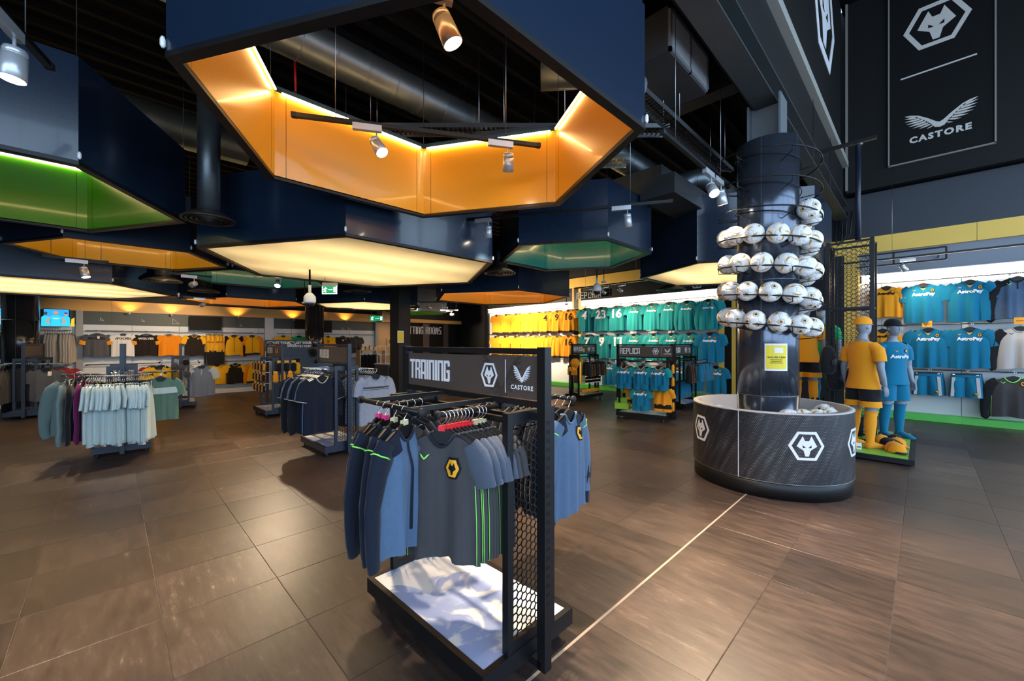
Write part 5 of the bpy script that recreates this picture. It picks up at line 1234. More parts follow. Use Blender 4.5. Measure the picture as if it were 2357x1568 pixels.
# ---------------- G, H, I: replica racks
Gk=rack_obj('black REPLICA rack with small teal kits before the teal jersey wall',(7.86,4.04),R(10),black_metal,L=1.02,sign='REPLICA',cw=.058,coarse=True); rg=Gk.rotation_euler.z
for y in (.33,-.02,-.36): MB().cyl((-.34,y,1.19),(0,y,1.19),.011,10).build('faceout_arm',black_metal,Gk)
for y in (.33,-.02,-.36):
    for k in range(4): hang('infant_kit',loc(Gk,(-.33+k*.055,y,1.2)),rg+R(-90),('small teal kit, %s of the top row on the front replica rack'%{.33:'left',-.02:'middle',-.36:'right'}[y] if k==0 else 'small teal kit, %s behind the %s front kit of the replica rack'%(nth(k-1),{.33:'left',-.02:'middle',-.36:'right'}[y])),'small teal kits on the replica rack')
MB().cyl((-.30,.0,.76),(0,.0,.76),.011,10).build('faceout_arm',black_metal,Gk)
for k in range(3): hang('infant_kit',loc(Gk,(-.30+k*.06,.0,.77)),rg+R(-84),('small teal kit hanging alone below the top row' if k==0 else 'small teal kit, %s behind the lone lower kit'%nth(k-1)),'small teal kits on the replica rack')
hang('infant_gold_kit',loc(Gk,(-.16,-.40,.80)),rg+R(-90),'small gold and black kit at the lower right of the replica rack','small gold kits on the replica rack')
hang('infant_gold_kit',loc(Gk,(-.10,.18,.84)),rg+R(-90),'small gold kit half hidden behind the lone teal kit','small gold kits on the replica rack')
for i in range(3): hang('infant_gold_kit',loc(Gk,(.1,.33-i*.33,1.16)),rg+R(90),'small gold kit on the back of the replica rack, %s from left'%nth(i),'small gold kits on the replica rack')
for i in range(8): pack(loc(Gk,(-.02+.07*(i%2),-.56,1.2-.25*(i//2))),rg,c_gold,ink,'gold pack on the right end of the replica rack, %s from top'%nth(i),'packs on the end of the replica rack',1.2)
bx=loc(Gk,(-.2,.40,.2)); t=thing('acrylic_box','green acrylic goalpost shaped box on the base of the replica rack','box',bx,rg+R(-90))
for a in ((-.15,.15,-.07,-.065,0,.13),(-.15,.15,.065,.07,0,.22),(-.15,-.145,-.07,.07,0,.16),(.145,.15,-.07,.07,0,.16),(-.15,.15,-.07,.07,0,.005)): B(*a).build('side',acrylic_green,t)
MB().tube([(.0+.055*math.cos(k*PI/8),.06,.28+.055*math.sin(k*PI/8)) for k in range(16)],.005,6,closed=True).build('ring',acrylic_green,t)
Hk=rack_obj('black REPLICA rack with shorts and mugs left of the front replica rack',(9.55,6.75),R(90),black_metal,L=.98,sign='REPLICA',cw=.055,coarse=True); rh=Hk.rotation_euler.z
MB().cyl((-.34,-.42,1.1),(-.34,.45,1.1),.011,10).build('hang_rail',black_metal,Hk)
B(-.012,-.006,-.0,.09,1.32,1.42).build('gold_sticker',gold,Hk)
for i in range(13): hang('black_shorts',loc(Hk,(-.34,.40-i*.066,1.11)),rh+R(-90+(62 if i not in (4,8) else 8)+random.uniform(-8,8)),'black shorts with gold side stripe, %s from left on the mug rack'%nth(i),'black shorts on the mug rack',.85)
B(-.34,-.05,-.42,.30,.47,.49).build('shelf',white,Hk)
for i in range(7):
    p=loc(Hk,(-.26,.26-i*.105,.49)); t=thing('mug','black boxed mug, %s from left on the shelf of the mug rack'%nth(i),'mug',p,0,'black mugs on the shelf'); MB().lathe([(.036,0),(.038,.14),(.034,.14),(.034,.02)],14,cap=(True,True)).build('cup',ink,t); MB().lathe([(.0385,.06),(.0385,.09)],14,cap=(False,False)).build('print_band',print_white if i%3==2 else gold,t)
for i in range(8):
    p=loc(Hk,(-.22,.36-i*.098,.2)); t=thing('mug','gold mug, %s from left on the base of the mug rack'%nth(i),'mug',p,0,'gold mugs on the base'); MB().lathe([(.036,0),(.038,.095),(.034,.095),(.032,.01)],14,cap=(True,True)).build('cup',gold,t); MB().tube([(.036,0,.02),(.06,0,.03),(.06,0,.065),(.036,0,.075)],.005,6).build('handle',gold,t)
for i in range(3): pack(loc(Hk,(-.1+.1*i,.56,.95)),rh+PI,c_gold,ink,'gold pack on the left end of the mug rack, %s from left'%nth(i),'packs on the end of the mug rack',1.3)
cap(loc(Hk,(-.12,.62,1.02)),(R(70),R(20),R(-40)),c_gold,c_gold,'large gold cap hooked on the left end of the mug rack','gold caps',1.35)
Ik=rack_obj('black REPLICA rack with teal shorts behind the football bin',(9.95,4.15),R(90),black_metal,L=1.0,sign='REPLICA',cw=.055,coarse=True); ri=Ik.rotation_euler.z
rail(Ik,(-.36,-.55,1.15),(-.36,.5,1.15),(-.2,.2)); 
for i in range(10): hang('teal_shorts_s' if i%2 else 'teal_shorts',loc(Ik,(-.36,-.02-i*.062,1.15)),ri+R(-90+(50 if i not in (2,5) else 10)+random.uniform(-8,8)),'teal shorts, %s from left on the rack behind the football bin'%nth(i),'teal shorts behind the football bin')
for i in range(2): hang('black_shorts',loc(Ik,(-.36,.40-i*.1,1.15)),ri+R(-80),'black shorts, %s of two left of the teal shorts'%('left','right')[i],'black shorts behind the football bin')
for i in range(4): hang('teal_shorts',loc(Ik,(.0,.2-i*.15,.72)),ri+R(-90),'teal shorts on the low bar behind the football bin, %s from left'%nth(i),'low teal shorts behind the football bin')
# queue barrier post
q=onZ(1312,933,0); t=thing('barrier_post','black queue barrier post with gold belt head before the mug rack','barrier',q); MB().lathe([(.16,0),(.16,.012),(.05,.03),(.03,.05)],24).build('foot',black_metal,t); MB().cyl((0,0,.04),(0,0,.93),.03,16).build('pole',black_metal,t); MB().lathe([(.034,.86),(.034,.97)],16).build('belt_head',mat('belt_gold',(.5,.28,.02),rough=.5),t)
# ================================================================== JERSEYS ON THE WALLS
XH=11.62
NW={'4':'four','23':'twenty-three','16':'sixteen','7':'seven','9':'nine','11':'eleven'}
ARMX=MB().cyl((0,0,0),(.23,0,0),.006,8).mesh('faceout_arm',chrome)
def wallX(px,z,kd,label,group,extra=(),dx=.075,rz=-90,sc=1,x=XH):
    p=onX(px,HOR,x); hang(kd,(x,p.y,z),R(rz),label,group,sc)
    for i,k2 in enumerate(extra): hang(k2,(x+dx*(i+1),p.y-.03*(i+1),z),R(rz),label.replace('small ','').replace('jersey','jersey hung %s behind the one'%nth(i),1) if 'jersey' in label else 'hung %s behind, %s'%(nth(i),label),group,sc)
    link('faceout_arm',ARMX,wr,(x-.02,p.y,z+.002))
for i,(px,kd) in enumerate(((1347,'teal_no_4'),(1384,'teal_no_23'),(1419,'teal_no_16'),(1460,'teal_jersey_g'),(1500,'teal_jersey_g'),(1540,'teal_jersey_g'),(1581,'teal_jersey_l'),(1630,'teal_jersey_l'))):
    lb='teal jersey with number %s in the top row'%NW[kd[8:]] if 'no' in kd else '%s teal jersey, %s from left in the top row'%('long-sleeve' if kd[-1]=='l' else 'short-sleeve',nth(i))
    wallX(px,2.87,kd,lb,'teal jerseys in the top row',('teal_jersey_plain','teal_jersey_plain'),.075,-80,1.12)
for i,(px,kd) in enumerate(((1352,'teal_no_7'),(1386,'teal_no_9'),(1423,'teal_no_11'),(1459,'teal_jersey_g'),(1505,'teal_jersey_g'),(1545,'teal_jersey_g'),(1586,'teal_jersey_l'),(1634,'teal_jersey'))):
    lb='teal jersey with number %s in the second row'%NW[kd[8:]] if 'no' in kd else 'teal jersey, %s from left in the second row'%nth(i)
    wallX(px,1.96,kd,lb,'teal jerseys in the second row',('teal_jersey_plain','teal_jersey_plain'),.075,-80,1.12)
for i,px in enumerate((1362,1402,1480,1560,1600,1648)): wallX(px,1.04,'teal_jersey' if i%2 else 'teal_jersey_plain','teal jersey, %s from left in the lowest row behind the racks'%nth(i),'teal jerseys in the lowest row',())
for i,(px,kd) in enumerate(((1143,'gold_jersey'),(1165,'gold_jersey'),(1188,'gold_jersey'),(1212,'gold_jersey'),(1234,'gold_jersey'),(1257,'gold_no_4'),(1283,'gold_no_9'),(1309,'gold_no_16'))):
    wallX(px,2.87,kd,('gold jersey with number %s in the top row'%NW[kd[8:]] if 'no' in kd else 'plain gold jersey, %s from left in the top row'%nth(i)),'gold jerseys in the top row',('gold_jersey','gold_jersey'),.075,-78,1.12)
for i,px in enumerate((1141,1163,1187,1211,1234,1258,1283,1309)):
    wallX(px,1.96,'gold_no_16' if i==7 else 'gold_jersey',('gold jersey with number sixteen in the second row' if i==7 else 'gold jersey, %s from left in the second row'%nth(i)),'gold jerseys in the second row',('gold_jersey',),.075,-78,1.12)
for px,z,kd,lb,ex in ((2040,2.86,'gold_jersey_front','small gold jersey with dark sponsor lettering left of teal ones',('gold_jersey_front',)),(2125,2.86,'teal_jersey','left teal sponsor jersey in the top row by the mannequins',('teal_jersey_plain',)),(2232,2.86,'teal_jersey','right teal sponsor jersey in the top row by the mannequins',('teal_jersey_plain',)),(2342,2.86,'slate_zip_top','slate quarter-zip top with black sleeves at the right edge',('slate_zip_top',)),
 (2032,1.96,'gold_jersey_front','small gold jersey behind the teal mannequin',()),(2136,1.96,'teal_jersey','left teal sponsor jersey in the second row with price ticket',('teal_jersey_plain',)),(2231,1.96,'teal_jersey','right teal sponsor jersey in the second row',('teal_jersey_plain',)),(2348,1.96,'cream_top','cream training top with black sleeves at the right edge',('charcoal_top',)),
 (2135,1.05,'teal_shorts_s','left teal shorts on the right wall',('teal_shorts',)),(2222,1.05,'teal_shorts_s','right teal shorts on the right wall',('teal_shorts',)),(2330,1.05,'charcoal_top','charcoal training top with green collar low at the right edge',('charcoal_top',))):
    wallX(px,z,kd,lb,'kit on the right wall',ex,.1,-90,1.06)
for px,z in ((2134,1.93),(2348,1.95)):
    p=onX(px,HOR,XH-.06); t=thing('price_ticket','orange price ticket above the %s'%('left second-row teal jersey' if px<2200 else 'cream training top'),'ticket',(XH-.06,p.y,z+.02)); B(-.003,.003,-.07,.07,-.06,.06).build('card',gold,t); B(-.004,-.003,-.045,.045,-.012,.012).build('print_line',mat('ticket_red_%d'%px,(.5,.12,.02)),t)
# metal letters over the bays and emblem on the dark fascia
q=onX(1328,690,WX-.3); t=thing('bay_sign','brushed metal letters REPLICA above the left end of the teal wall','sign',(WX-.3,q.y,3.12)); mb=MB(); block_text(mb,'REPLICA',(0,0,0),(0,-1,0),(0,0,1),.22,.13,.03,.02); mb.build('lettering',steel,t)
for a,b in ((-.1,.02),): MB().bar((.1,.05,.1),(.1,-1.15,.1),.02,.02).build('fixing_bar',black_metal,t)
q=onX(1604,657,WX-.13); t=thing('fascia_emblem','white wolf hexagon on the black fascia half hidden by the light box','emblem',(WX-.125,q.y,3.31)); wolf_emblem(plane_fn((0,0,0),(0,-1,0),(0,0,1)),.19,.17,print_white,charcoal,'wolf_emblem',t,d=.004); B(-.004,0,-.42,-.41,-.14,.14).build('divider_line',print_white,t); text('CASTORE',print_white,.11,t,(-.004,-.78,-.13),(PI/2,0,-PI/2),bold=.004); wings_emblem(plane_fn((0,-.78,-.02),(0,-1,0),(0,0,1)),.14,print_white,'wing_emblem',t,d=.004)
# black bracket frame over the right wall
t=thing('bracket_frame','flat black rectangular bracket frame on the grey wall above right jerseys','frame',(WX-.5,0,0)); q=onX(2178,590,WX-.5)
for a,b in (((1.0,3.44),(q.y,3.44)),((1.0,3.20),(q.y,3.20)),((q.y,3.44),(q.y,3.20)),((.42,3.44),(.42,3.2))): MB().bar((0,a[0],a[1]),(0,b[0],b[1]),.03,.03,up=(1,0,0)).build('tube',black_metal,t)
for yy in (.9,q.y+.1): MB().bar((0,yy,3.32),(.5,yy,3.32),.02,.02).build('tie_arm',black_metal,t)
# ================================================================== REAR WALL CLOTHES
def wallY(px,z,kd,label,group,extra=(),rz=0,sc=1,y=15.45):
    p=onY(px,HOR,y); hang(kd,(p.x,y,z),R(rz),label,group,sc)
    for i,k2 in enumerate(extra): hang(k2,(p.x+.035*(i+1),y+.07*(i+1),z),R(rz),'%s behind: %s'%(nth(i),label),group,sc)
    if rz==0:
        link('faceout_arm',ARMX,wb,(p.x,y-.02,z+.002),(0,0,PI/2))
G1='clothes on the upper rail of the rear wall'; G2='clothes on the lower rail of the rear wall'
for px,kd,lb in ((222,'wolves_grey','dark grey tee with arched dark lettering on rear wall'),(283,'wolves_white','white tee with dark arched lettering on rear wall'),(336,'wolves_black','black tee with white arched lettering on rear wall'),(388,'orange_tee','plain orange tee on the rear wall'),(447,'black_gold_tee','black tee with gold raglan sleeves on the rear wall'),(538,'gold_black_jacket','gold jacket with black sleeves on the rear wall'),(580,'gold_jacket','orange zipped track jacket on the rear wall'),(652,'yellow_jersey','yellow retro jersey right of the broad pilaster'),(688,'green_jersey','emerald green retro jersey right of the broad pilaster'),(755,'yellow_jersey','yellow jersey right of the second round column'),(789,'black_polo','black polo with small white print near the counter'),(820,'green_jersey' if False else 'dark_tee','plain dark tee nearest the counter'),(8,'black_gold_tee','black and gold tee at the far left edge on rear wall')):
    wallY(px,1.91,kd,lb,G1,(kd,),0,.92)
for i in range(12): wallY(104+i*5.6,1.91,'sand_hoody_stripe' if i<6 else 'sand_hoody','sand grey hooded top%s edge on, %s from left under the television'%(' with gold stripe' if i<6 else '',nth(i)),'sand grey hooded tops',(),90+random.uniform(-9,9),1,15.5)
for i in range(11): wallY(476+i*3.6,1.91,'gold_tee','gold tee edge on, %s from left in the rear wall bundle'%nth(i),'edge-on gold tees',(),90+random.uniform(-9,9),.8,15.5)
for i in range(8): wallY(478+i*4.4,1.42,'black_shorts','black shorts below the gold bundle, %s from left'%nth(i),'black shorts under the gold bundle',(),90+random.uniform(-9,9),1,15.5)
for px,kd,lb in ((500,'gold_tee','gold tee with dark collar on the lower rear rail'),(541,'black_gold_tee','black tee with gold sleeves on the lower rear rail'),(587,'gold_jacket','gold hooded jacket at the right of the lower rear rail'),(430,'polo','second pale polo on the lower rear rail'),(350,'maroon_tee','maroon tee on the lower rear rail behind the mint rack'),(655,'dark_tee','dark tee on the lower rail behind the slatwall'),(780,'dark_tee','dark tee low beside the counter')):
    wallY(px,1.0,kd,lb,G2,(kd,),0,.92)
# ---- televisions
scr_blue=mat('screen_blue',(.0,.0,.0),emit=(.01,.22,.62),estr=1.5); scr_cyan=mat('screen_cyan',(0,0,0),emit=(.02,.42,.62),estr=1.2); scr_dark=mat('screen_navy',(0,0,0),emit=(.01,.05,.16),estr=1); scr_skin=mat('screen_skin',(0,0,0),emit=(.5,.24,.15),estr=1); scr_skin2=mat('screen_skin_dark',(0,0,0),emit=(.12,.05,.03),estr=1); scr_yel=mat('screen_yellow',(0,0,0),emit=(.6,.45,.03),estr=1)
def tv(px0,px1,py0,py1,label,on,y=15.38,ry=0):
    a=onY(px0,py0,y); b=onY(px1,py1,y); w2=(b.x-a.x)/2; h2=(a.z-b.z)/2
    t=thing('television',label,'television',((a.x+b.x)/2,y,(a.z+b.z)/2)); B(-w2,w2,0,.05,-h2,h2).build('case',ink,t); B(-.05,.05,.05,.3,-.05,.05).build('wall_mount',black_metal,t)
    if on:
        s=B(-w2+.012,w2-.012,-.004,0,-h2+.012,h2-.012).build('screen',scr_blue,t); k=h2-.012; mb=MB(); U,V=(1,0,0),(0,0,1)
        def poly(mi,pts,d): mb.mi=mi; mb.prism([(x*k,z*k) for x,z in pts],(0,-.004-d*.001,0),U,V,.0008)
        def disc(mi,cx,cz,r,d,sy=1.25): poly(mi,[(cx+r*math.cos(a*PI/8),cz+r*sy*math.sin(a*PI/8)) for a in range(16)],d)
        poly(4,[(1.1,-1),(1.45,-1),(1.45,.1),(1.2,-.1)],0)
        for cx,sk,sc in ((-.85,3,.8),(.75,2,.8)):
            poly(0,[(cx-.42*sc,-1),(cx-.4*sc,.05),(cx-.15,.22),(cx+.15,.22),(cx+.4*sc,.05),(cx+.42*sc,-1)],1); disc(sk,cx,.45,.15,2); disc(1,cx,.58,.15,3,.7)
        poly(0,[(-.45,-1),(-.38,-.3),(-.55,.1),(-.2,.32),(.1,.32),(.45,.12),(.3,-.3),(.36,-1)],4)
        for sg in (-1,1): poly(2,[(-.04+sg*.5,.08),(-.04+sg*.62,-.05),(-.04+sg*.82,-.55),(-.04+sg*.42,-.78),(-.04+sg*.40,-.68),(-.04+sg*.62,-.52),(-.04+sg*.44,-.1)],5)
        disc(2,-.05,.56,.2,6); poly(1,[(-.22,.5),(-.05,.3),(.12,.5),(.1,.42),(-.05,.26),(-.2,.42)],7); poly(5,[(-.25,-.12),(.2,-.12),(.2,-.05),(-.25,-.05)],7)
        mb.build('screen_image',[scr_cyan,scr_dark,scr_skin,scr_skin2,scr_yel,exit_white],s)
tv(99,160,710,753,'lit television showing three players in blue right of the round column',True)
tv(-48,13,707,749,'lit television cut off by the left edge',True)
tv(436,510,727,761,'black switched-off television over the gold bundle',False)
tv(742,764,738,766,'black switched-off television beside the second round column',False)
tv(680,702,735,757,'dark monitor beside the slogan board column',False)
# ================================================================== COUNTER CORNER
t=thing('counter','dark grey service counter with glass display case at the back','counter',(6.0,11.0,0),R(8))
B(-.5,.5,-.3,.3,0,.95).build('cabinet',navy_metal,t); B(-.52,.52,-.32,.32,.95,.98).build('worktop',grey_lit,t); B(-1.2,-.55,-.3,.3,0,.62).build('low_unit',grey_lit,t)
for k in range(2): B(-.44,-.04,-.305,-.3,.1+k*.4,.45+k*.4).build('door',ink,t)
t=thing('display_case','clear acrylic display case standing on the counter','display case',(5.75,10.95,.98),R(8))
for a in ((-.25,.25,-.2,-.196,0,.5),(-.25,.25,.196,.2,0,.5),(-.25,-.246,-.2,.2,0,.5),(.246,.25,-.2,.2,0,.5),(-.25,.25,-.2,.2,.496,.5),(-.24,.24,-.19,.19,.25,.254)): B(*a).build('pane',glass,t)
fr=MB()
for sx in (-.25,.25):
    for sy in (-.2,.2): fr.bar((sx,sy,0),(sx,sy,.5),.012)
for z in (0,.25,.5):
    for sy in (-.2,.2): fr.bar((-.25,sy,z),(.25,sy,z),.012)
fr.build('frame',white_plastic,t)
t=thing('till_screen','white till screen on the counter','monitor',(6.25,11.1,.98),R(10)); B(-.14,.14,-.01,.02,.3,.66).build('screen',white,t); MB().cyl((0,.0,0),(0,0,.32),.015,10).build('stand',steel,t); B(-.09,.09,-.07,.07,0,.012).build('foot',steel,t)
t=thing('grab_rail','bent grey tube rail at the end of the counter','rail',(5.55,10.4,0)); MB().tube([(0,0,0),(0,0,1.15),(.02,0,1.22),(.1,0,1.25),(.4,0,1.25)],.018,10).build('tube',steel,t)
t=thing('back_shelf','pale ply back shelf with small boxes beside the counter','shelf',(7.2,15.0,0)); B(-.5,.6,0,.35,1.28,1.31).build('board',wood_pale,t); B(-.5,-.46,0,.35,0,1.28).build('end_panel',wood_pale,t); B(.56,.6,0,.35,0,1.28).build('end_panel',wood_pale,t)
for i in range(5):
    s=thing('gift_box','small %s box on the ply back shelf, %s from left'%(('cream','brown')[i%2],nth(i)),'box',(6.85+i*.17,15.12,1.31),0,'boxes on the ply shelf'); B(-.055,.055,-.05,.05,0,.1+.03*(i%3)).build('carton',(cream_plastic,wood_pale)[i%2],s); B(-.058,.058,-.053,.053,.08+.03*(i%3),.105+.03*(i%3)).build('lid',(wood_pale,cream_plastic)[i%2],s)
for i in range(5): hang('black_top',(6.8+i*.16,15.15,1.2),R(90),'dark garment under the ply shelf, %s from left'%nth(i),'garments under the ply shelf',.8)
t=thing('wall_notice','small orange framed notice with a black emblem behind the counter','notice',(8.3,15.7,1.62)); B(-.13,.13,-.02,0,-.16,.16).build('board',wood_pale,t); wolf_emblem(plane_fn((0,-.021,0),(1,0,0),(0,0,1)),.09,.08,ink,wood_pale,'wolf_emblem',t,d=.003)
# ================================================================== MANNEQUINS
def ring(cx,cy,z,rx,ry,n=20): return [Vector((cx+rx*math.cos(2*PI*j/n),cy+ry*math.sin(2*PI*j/n),z)) for j in range(n)]
TOR=[(0,0,.84,.15,.11),(0,0,.93,.168,.118),(0,-.005,1.04,.142,.102),(0,-.008,1.16,.152,.108),(0,-.012,1.29,.178,.122),(0,-.008,1.39,.185,.115),(0,.0,1.45,.165,.092),(0,.008,1.49,.10,.07),(0,.01,1.53,.06,.062),(0,.0,1.60,.055,.06)]
LEG=[(.09,0,.90,.092,.105),(.095,0,.80,.094,.102),(.105,-.004,.66,.08,.086),(.11,-.008,.52,.062,.068),(.112,0,.44,.056,.06),(.115,.012,.34,.06,.064),(.118,.016,.24,.05,.053),(.12,.018,.13,.036,.042),(.12,.016,.05,.036,.046)]
def arm_pts(sg): return [Vector((sg*x,y,z)) for x,y,z in ((.165,.0,1.41),(.215,.004,1.36),(.245,.012,1.24),(.262,.022,1.12),(.272,.0,1.0),(.278,-.03,.88))]
ARM_R=[.062,.062,.052,.043,.040,.026]
def body_src():
    mb=MB(); mb.loft([ring(*r) for r in TOR])
    mb.loft([ring(0,cy,z,rx,ry) for cy,z,rx,ry in ((.0,1.575,.045,.05),(-.028,1.605,.052,.066),(-.03,1.64,.064,.086),(-.022,1.69,.072,.096),(-.014,1.74,.077,.1),(-.006,1.79,.073,.094),(0,1.825,.055,.07),(0,1.84,.02,.03))])
    mb.loft([[Vector((.012*k*math.cos(2*PI*j/8),-.118-d,1.68+z+.012*k*math.sin(2*PI*j/8))) for j in range(8)] for k,d,z in ((1.2,-.03,.03),(1,.0,.015),(1.2,.016,-.008),(.6,.006,-.018))])
    for sg in (-1,1):
        mb.lathe([(.005,-.012),(.02,-.008),(.024,.0),(.016,.01)],10,(sg*.076,.0,1.69),(sg,.3,0))
        mb.loft([[Vector((sg*p.x,p.y,p.z)) for p in ring(*r)] for r in LEG])
        f=[]
        for y,rx,rz_,zc in ((.07,.03,.03,.035),(.04,.04,.045,.045),(-.02,.04,.045,.045),(-.09,.045,.032,.032),(-.15,.046,.024,.024),(-.185,.03,.016,.018)): f.append([Vector((sg*(.122+max(0,-y)*.12)+rx*math.cos(2*PI*j/14),y,zc+rz_*math.sin(2*PI*j/14))) for j in range(14)])
        mb.loft(f); P=arm_pts(sg); mb.tube(P,ARM_R,14)
        w_=P[-1]; hd=Vector((0,-.25,-1)).normalized()
        mb.loft([[w_+hd*s+Vector((rx*math.cos(2*PI*j/12),ry*math.sin(2*PI*j/12),0)) for j in range(12)] for s,rx,ry in ((0,.02,.026),(.03,.017,.038),(.07,.016,.042),(.095,.013,.038))])
        for k,(dy,L) in enumerate(((-.032,.066),(-.011,.075),(.011,.071),(.031,.055))):
            b=w_+hd*.085+Vector((0,dy,0)); mb.tube([b,b+hd*L*.45+Vector((-sg*.003,0,0)),b+hd*L*.75+Vector((-sg*.016,0,0)),b+hd*L+Vector((-sg*.03,-.002,0))],[.0095,.009,.0085,.007],8)
        b=w_+hd*.03+Vector((0,-.03,0)); mb.tube([b,b+Vector((-sg*.008,-.022,-.03)),b+Vector((-sg*.02,-.03,-.062))],[.012,.0105,.008],8)
    return mb
src=body_src().mesh('body',mannequin_grey); so=bpy.data.objects.new('body',src); C.objects.link(so)
rmd=so.modifiers.new('r','REMESH'); rmd.mode='VOXEL'; rmd.voxel_size=.0075; rmd.use_smooth_shade=True; sm=so.modifiers.new('s','SMOOTH'); sm.iterations=4; sm.factor=.5
bpy.context.view_layer.update(); BODY=bpy.data.meshes.new_from_object(so.evaluated_get(bpy.context.evaluated_depsgraph_get())); bpy.data.objects.remove(so); BODY.name='body'
if not BODY.materials: BODY.materials.append(mannequin_grey)
def shirt_meshes(m,m2=None):
    rings=[]; hemz=.86
    for (cx,cy,z,rx,ry),g in ((TOR[1],.03),(TOR[2],.034),(TOR[3],.026),(TOR[4],.018),(TOR[5],.017),(TOR[6],.016),(TOR[7],.014)):
        n=28; rings.append([Vector((cx+(rx+g)*math.cos(2*PI*j/n)*(1+.02*math.sin(9*j*2*PI/n)*(1.3-z)),cy+(ry+g)*math.sin(2*PI*j/n)*(1+.03*math.sin(7*j*2*PI/n)*(1.3-z)),z)) for j in range(n)])
    low=[Vector((p.x*1.10,p.y*1.12,hemz-.03)) for p in rings[0]]
    a=MB(); a.loft([low]+rings,(False,False)); out=[('jersey_body',a.mesh('jersey_body',m))]
    for sg in (-1,1):
        P=arm_pts(sg); b=MB(); b.tube([P[0]+Vector((-sg*.03,0,.012)),P[1]+Vector((0,0,.004)),P[1].lerp(P[2],.5),P[2]+Vector((sg*.004,0,-.03))],[.075,.078,.076,.072],14,cap=False); out.append(('jersey_sleeve',b.mesh('jersey_sleeve',m2 or m)))
    c=MB(); c.tube([Vector((.075*math.cos(2*PI*j/16),.008+.07*math.sin(2*PI*j/16),1.495-.02*max(0,-math.sin(2*PI*j/16)))) for j in range(16)],.009,6,closed=True); out.append(('collar',c.mesh('collar',m)))
    return out
def shorts_meshes(m,top=None):
    out=[]
    for sg in (-1,1):
        rings=[]
        for (cx,cy,z,rx,ry),g in (((.075,0,.90,.09,.105),.015),(LEG[1],.025),(LEG[2],.04),((.11,0,.58,.08,.085),.045)):
            n=18; rings.append([Vector((sg*cx+(rx+g)*math.cos(2*PI*j/n),cy+(ry+g)*math.sin(2*PI*j/n)*(1+.04*math.sin(5*j)),z)) for j in range(n)])
        b=MB(); b.loft(rings,(False,False))
        if top:
            for i in range(len(b.f)): b.m[i]=1 if i<n*2 else 0
        out.append(('shorts_leg',b.mesh('shorts_leg',[m,top or m])))
    return out
def sock_meshes(m):
    out=[]
    for sg in (-1,1):
        b=MB(); b.loft([[Vector((sg*p.x,p.y,p.z)) for p in ring(cx,cy,z,rx+.009,ry+.009)] for cx,cy,z,rx,ry in LEG[3:]][0:],(False,False))
        f=[]
        for y,rx,rz_,zc in ((.08,.034,.034,.036),(.04,.047,.05,.047),(-.02,.047,.05,.047),(-.09,.05,.037,.034),(-.15,.05,.029,.026),(-.195,.03,.016,.018)): f.append([Vector((sg*(.122+max(0,-y)*.12)+rx*math.cos(2*PI*j/14),y,zc+rz_*math.sin(2*PI*j/14))) for j in range(14)])
        b.loft(f); b.tube([Vector((sg*.112+.073*math.cos(2*PI*j/16),-.006+.079*math.sin(2*PI*j/16),.515)) for j in range(16)],.008,6,closed=True); out.append(('sock',b.mesh('sock',m)))
    return out
TS_=shirt_meshes(c_teal); GS_=shirt_meshes(c_gold); TSh=shorts_meshes(c_teal); GSh=shorts_meshes(c_gold,c_black); TK_=sock_meshes(c_teal); GK_=sock_meshes(c_gold); ES_=shirt_meshes(c_emerald)
def chest(s,m,size,z,bold):
    me=text_mesh(s,m,size,bold).copy()
    for v in me.vertices:
        x=v.co.x; rx,ry=.197,.139; v.co=Vector((x,-.012-ry*math.sqrt(max(0,1-(x/rx)**2))-.006,z+v.co.y))
    return me
def chest_poly(polys,mats):
    mb=MB()
    for mi,pts,d in polys:
        mb.mi=mi; mb.add([Vector((x,-.012-.139*math.sqrt(max(0,1-(x/.197)**2))-.004-d,z)) for x,z in pts],[tuple(range(len(pts)))])
    return mb.mesh('club_badge',mats)
def mannequin(loc_,rz,label,kit,capm,brim):
    t=thing('mannequin',label,'mannequin',loc_,rz,'dressed mannequins'); link('body',BODY,t)
    for nm,me in kit: link(nm,me,t)
    cp=link('cap_crown',cap_parts(capm,brim)[0][1],t,(0,.002,1.735)); link('cap_brim',cap_parts(capm,brim)[1][1],cp); cp.scale=(1.06,1.24,1.0)
    return t
ma=mannequin((7.62,.60,.1),R(54),'back-turned grey mannequin in gold kit, gold socks and gold cap',GS_+GSh+GK_,c_gold,c_gold)
mb_=mannequin((8.72,.33,.1),R(-45),'grey mannequin in teal sponsor kit with black cap facing front',TS_+TSh+TK_,c_black,c_black)
link('sponsor_lettering',chest('AstroPay',print_white,.075,1.24,.003),mb_); link('club_badge',chest_poly([(0,[(.07+.024*a,1.35+.03*b) for a,b in HEXO[::-1]],0),(1,[(.07+.018*a,1.35+.022*b) for a,b in HEXO[::-1]],.002)],[ink,gold]),mb_)
link('maker_emblem',chest_poly([(0,[(-.07,1.33),(-.045,1.36),(-.07,1.345),(-.095,1.36)],.001)],[gold]),mb_)
u=lambda px,d:(d*(ca+(px-1178.5)/FPX*sa),d*(sa-(px-1178.5)/FPX*ca))
mc=mannequin((*u(1853,6.9),.42),R(95),'grey mannequin in gold and black kit behind the football column',GS_+GSh+GK_,c_gold,c_gold)
md=mannequin((*u(1893,7.3),.42),R(-115),'grey mannequin in green teal kit and black cap seen from the side',ES_+TSh+TK_,c_black,c_black)
pl=thing('display_plinth','black plinth behind the football bin carrying two mannequins','plinth',(*u(1872,7.1),0),R(20)); B(-.5,.5,-.55,.55,0,.40).build('body',black_metal,pl); B(-.49,.49,-.54,.54,.40,.42).build('top',plinth_green,pl)
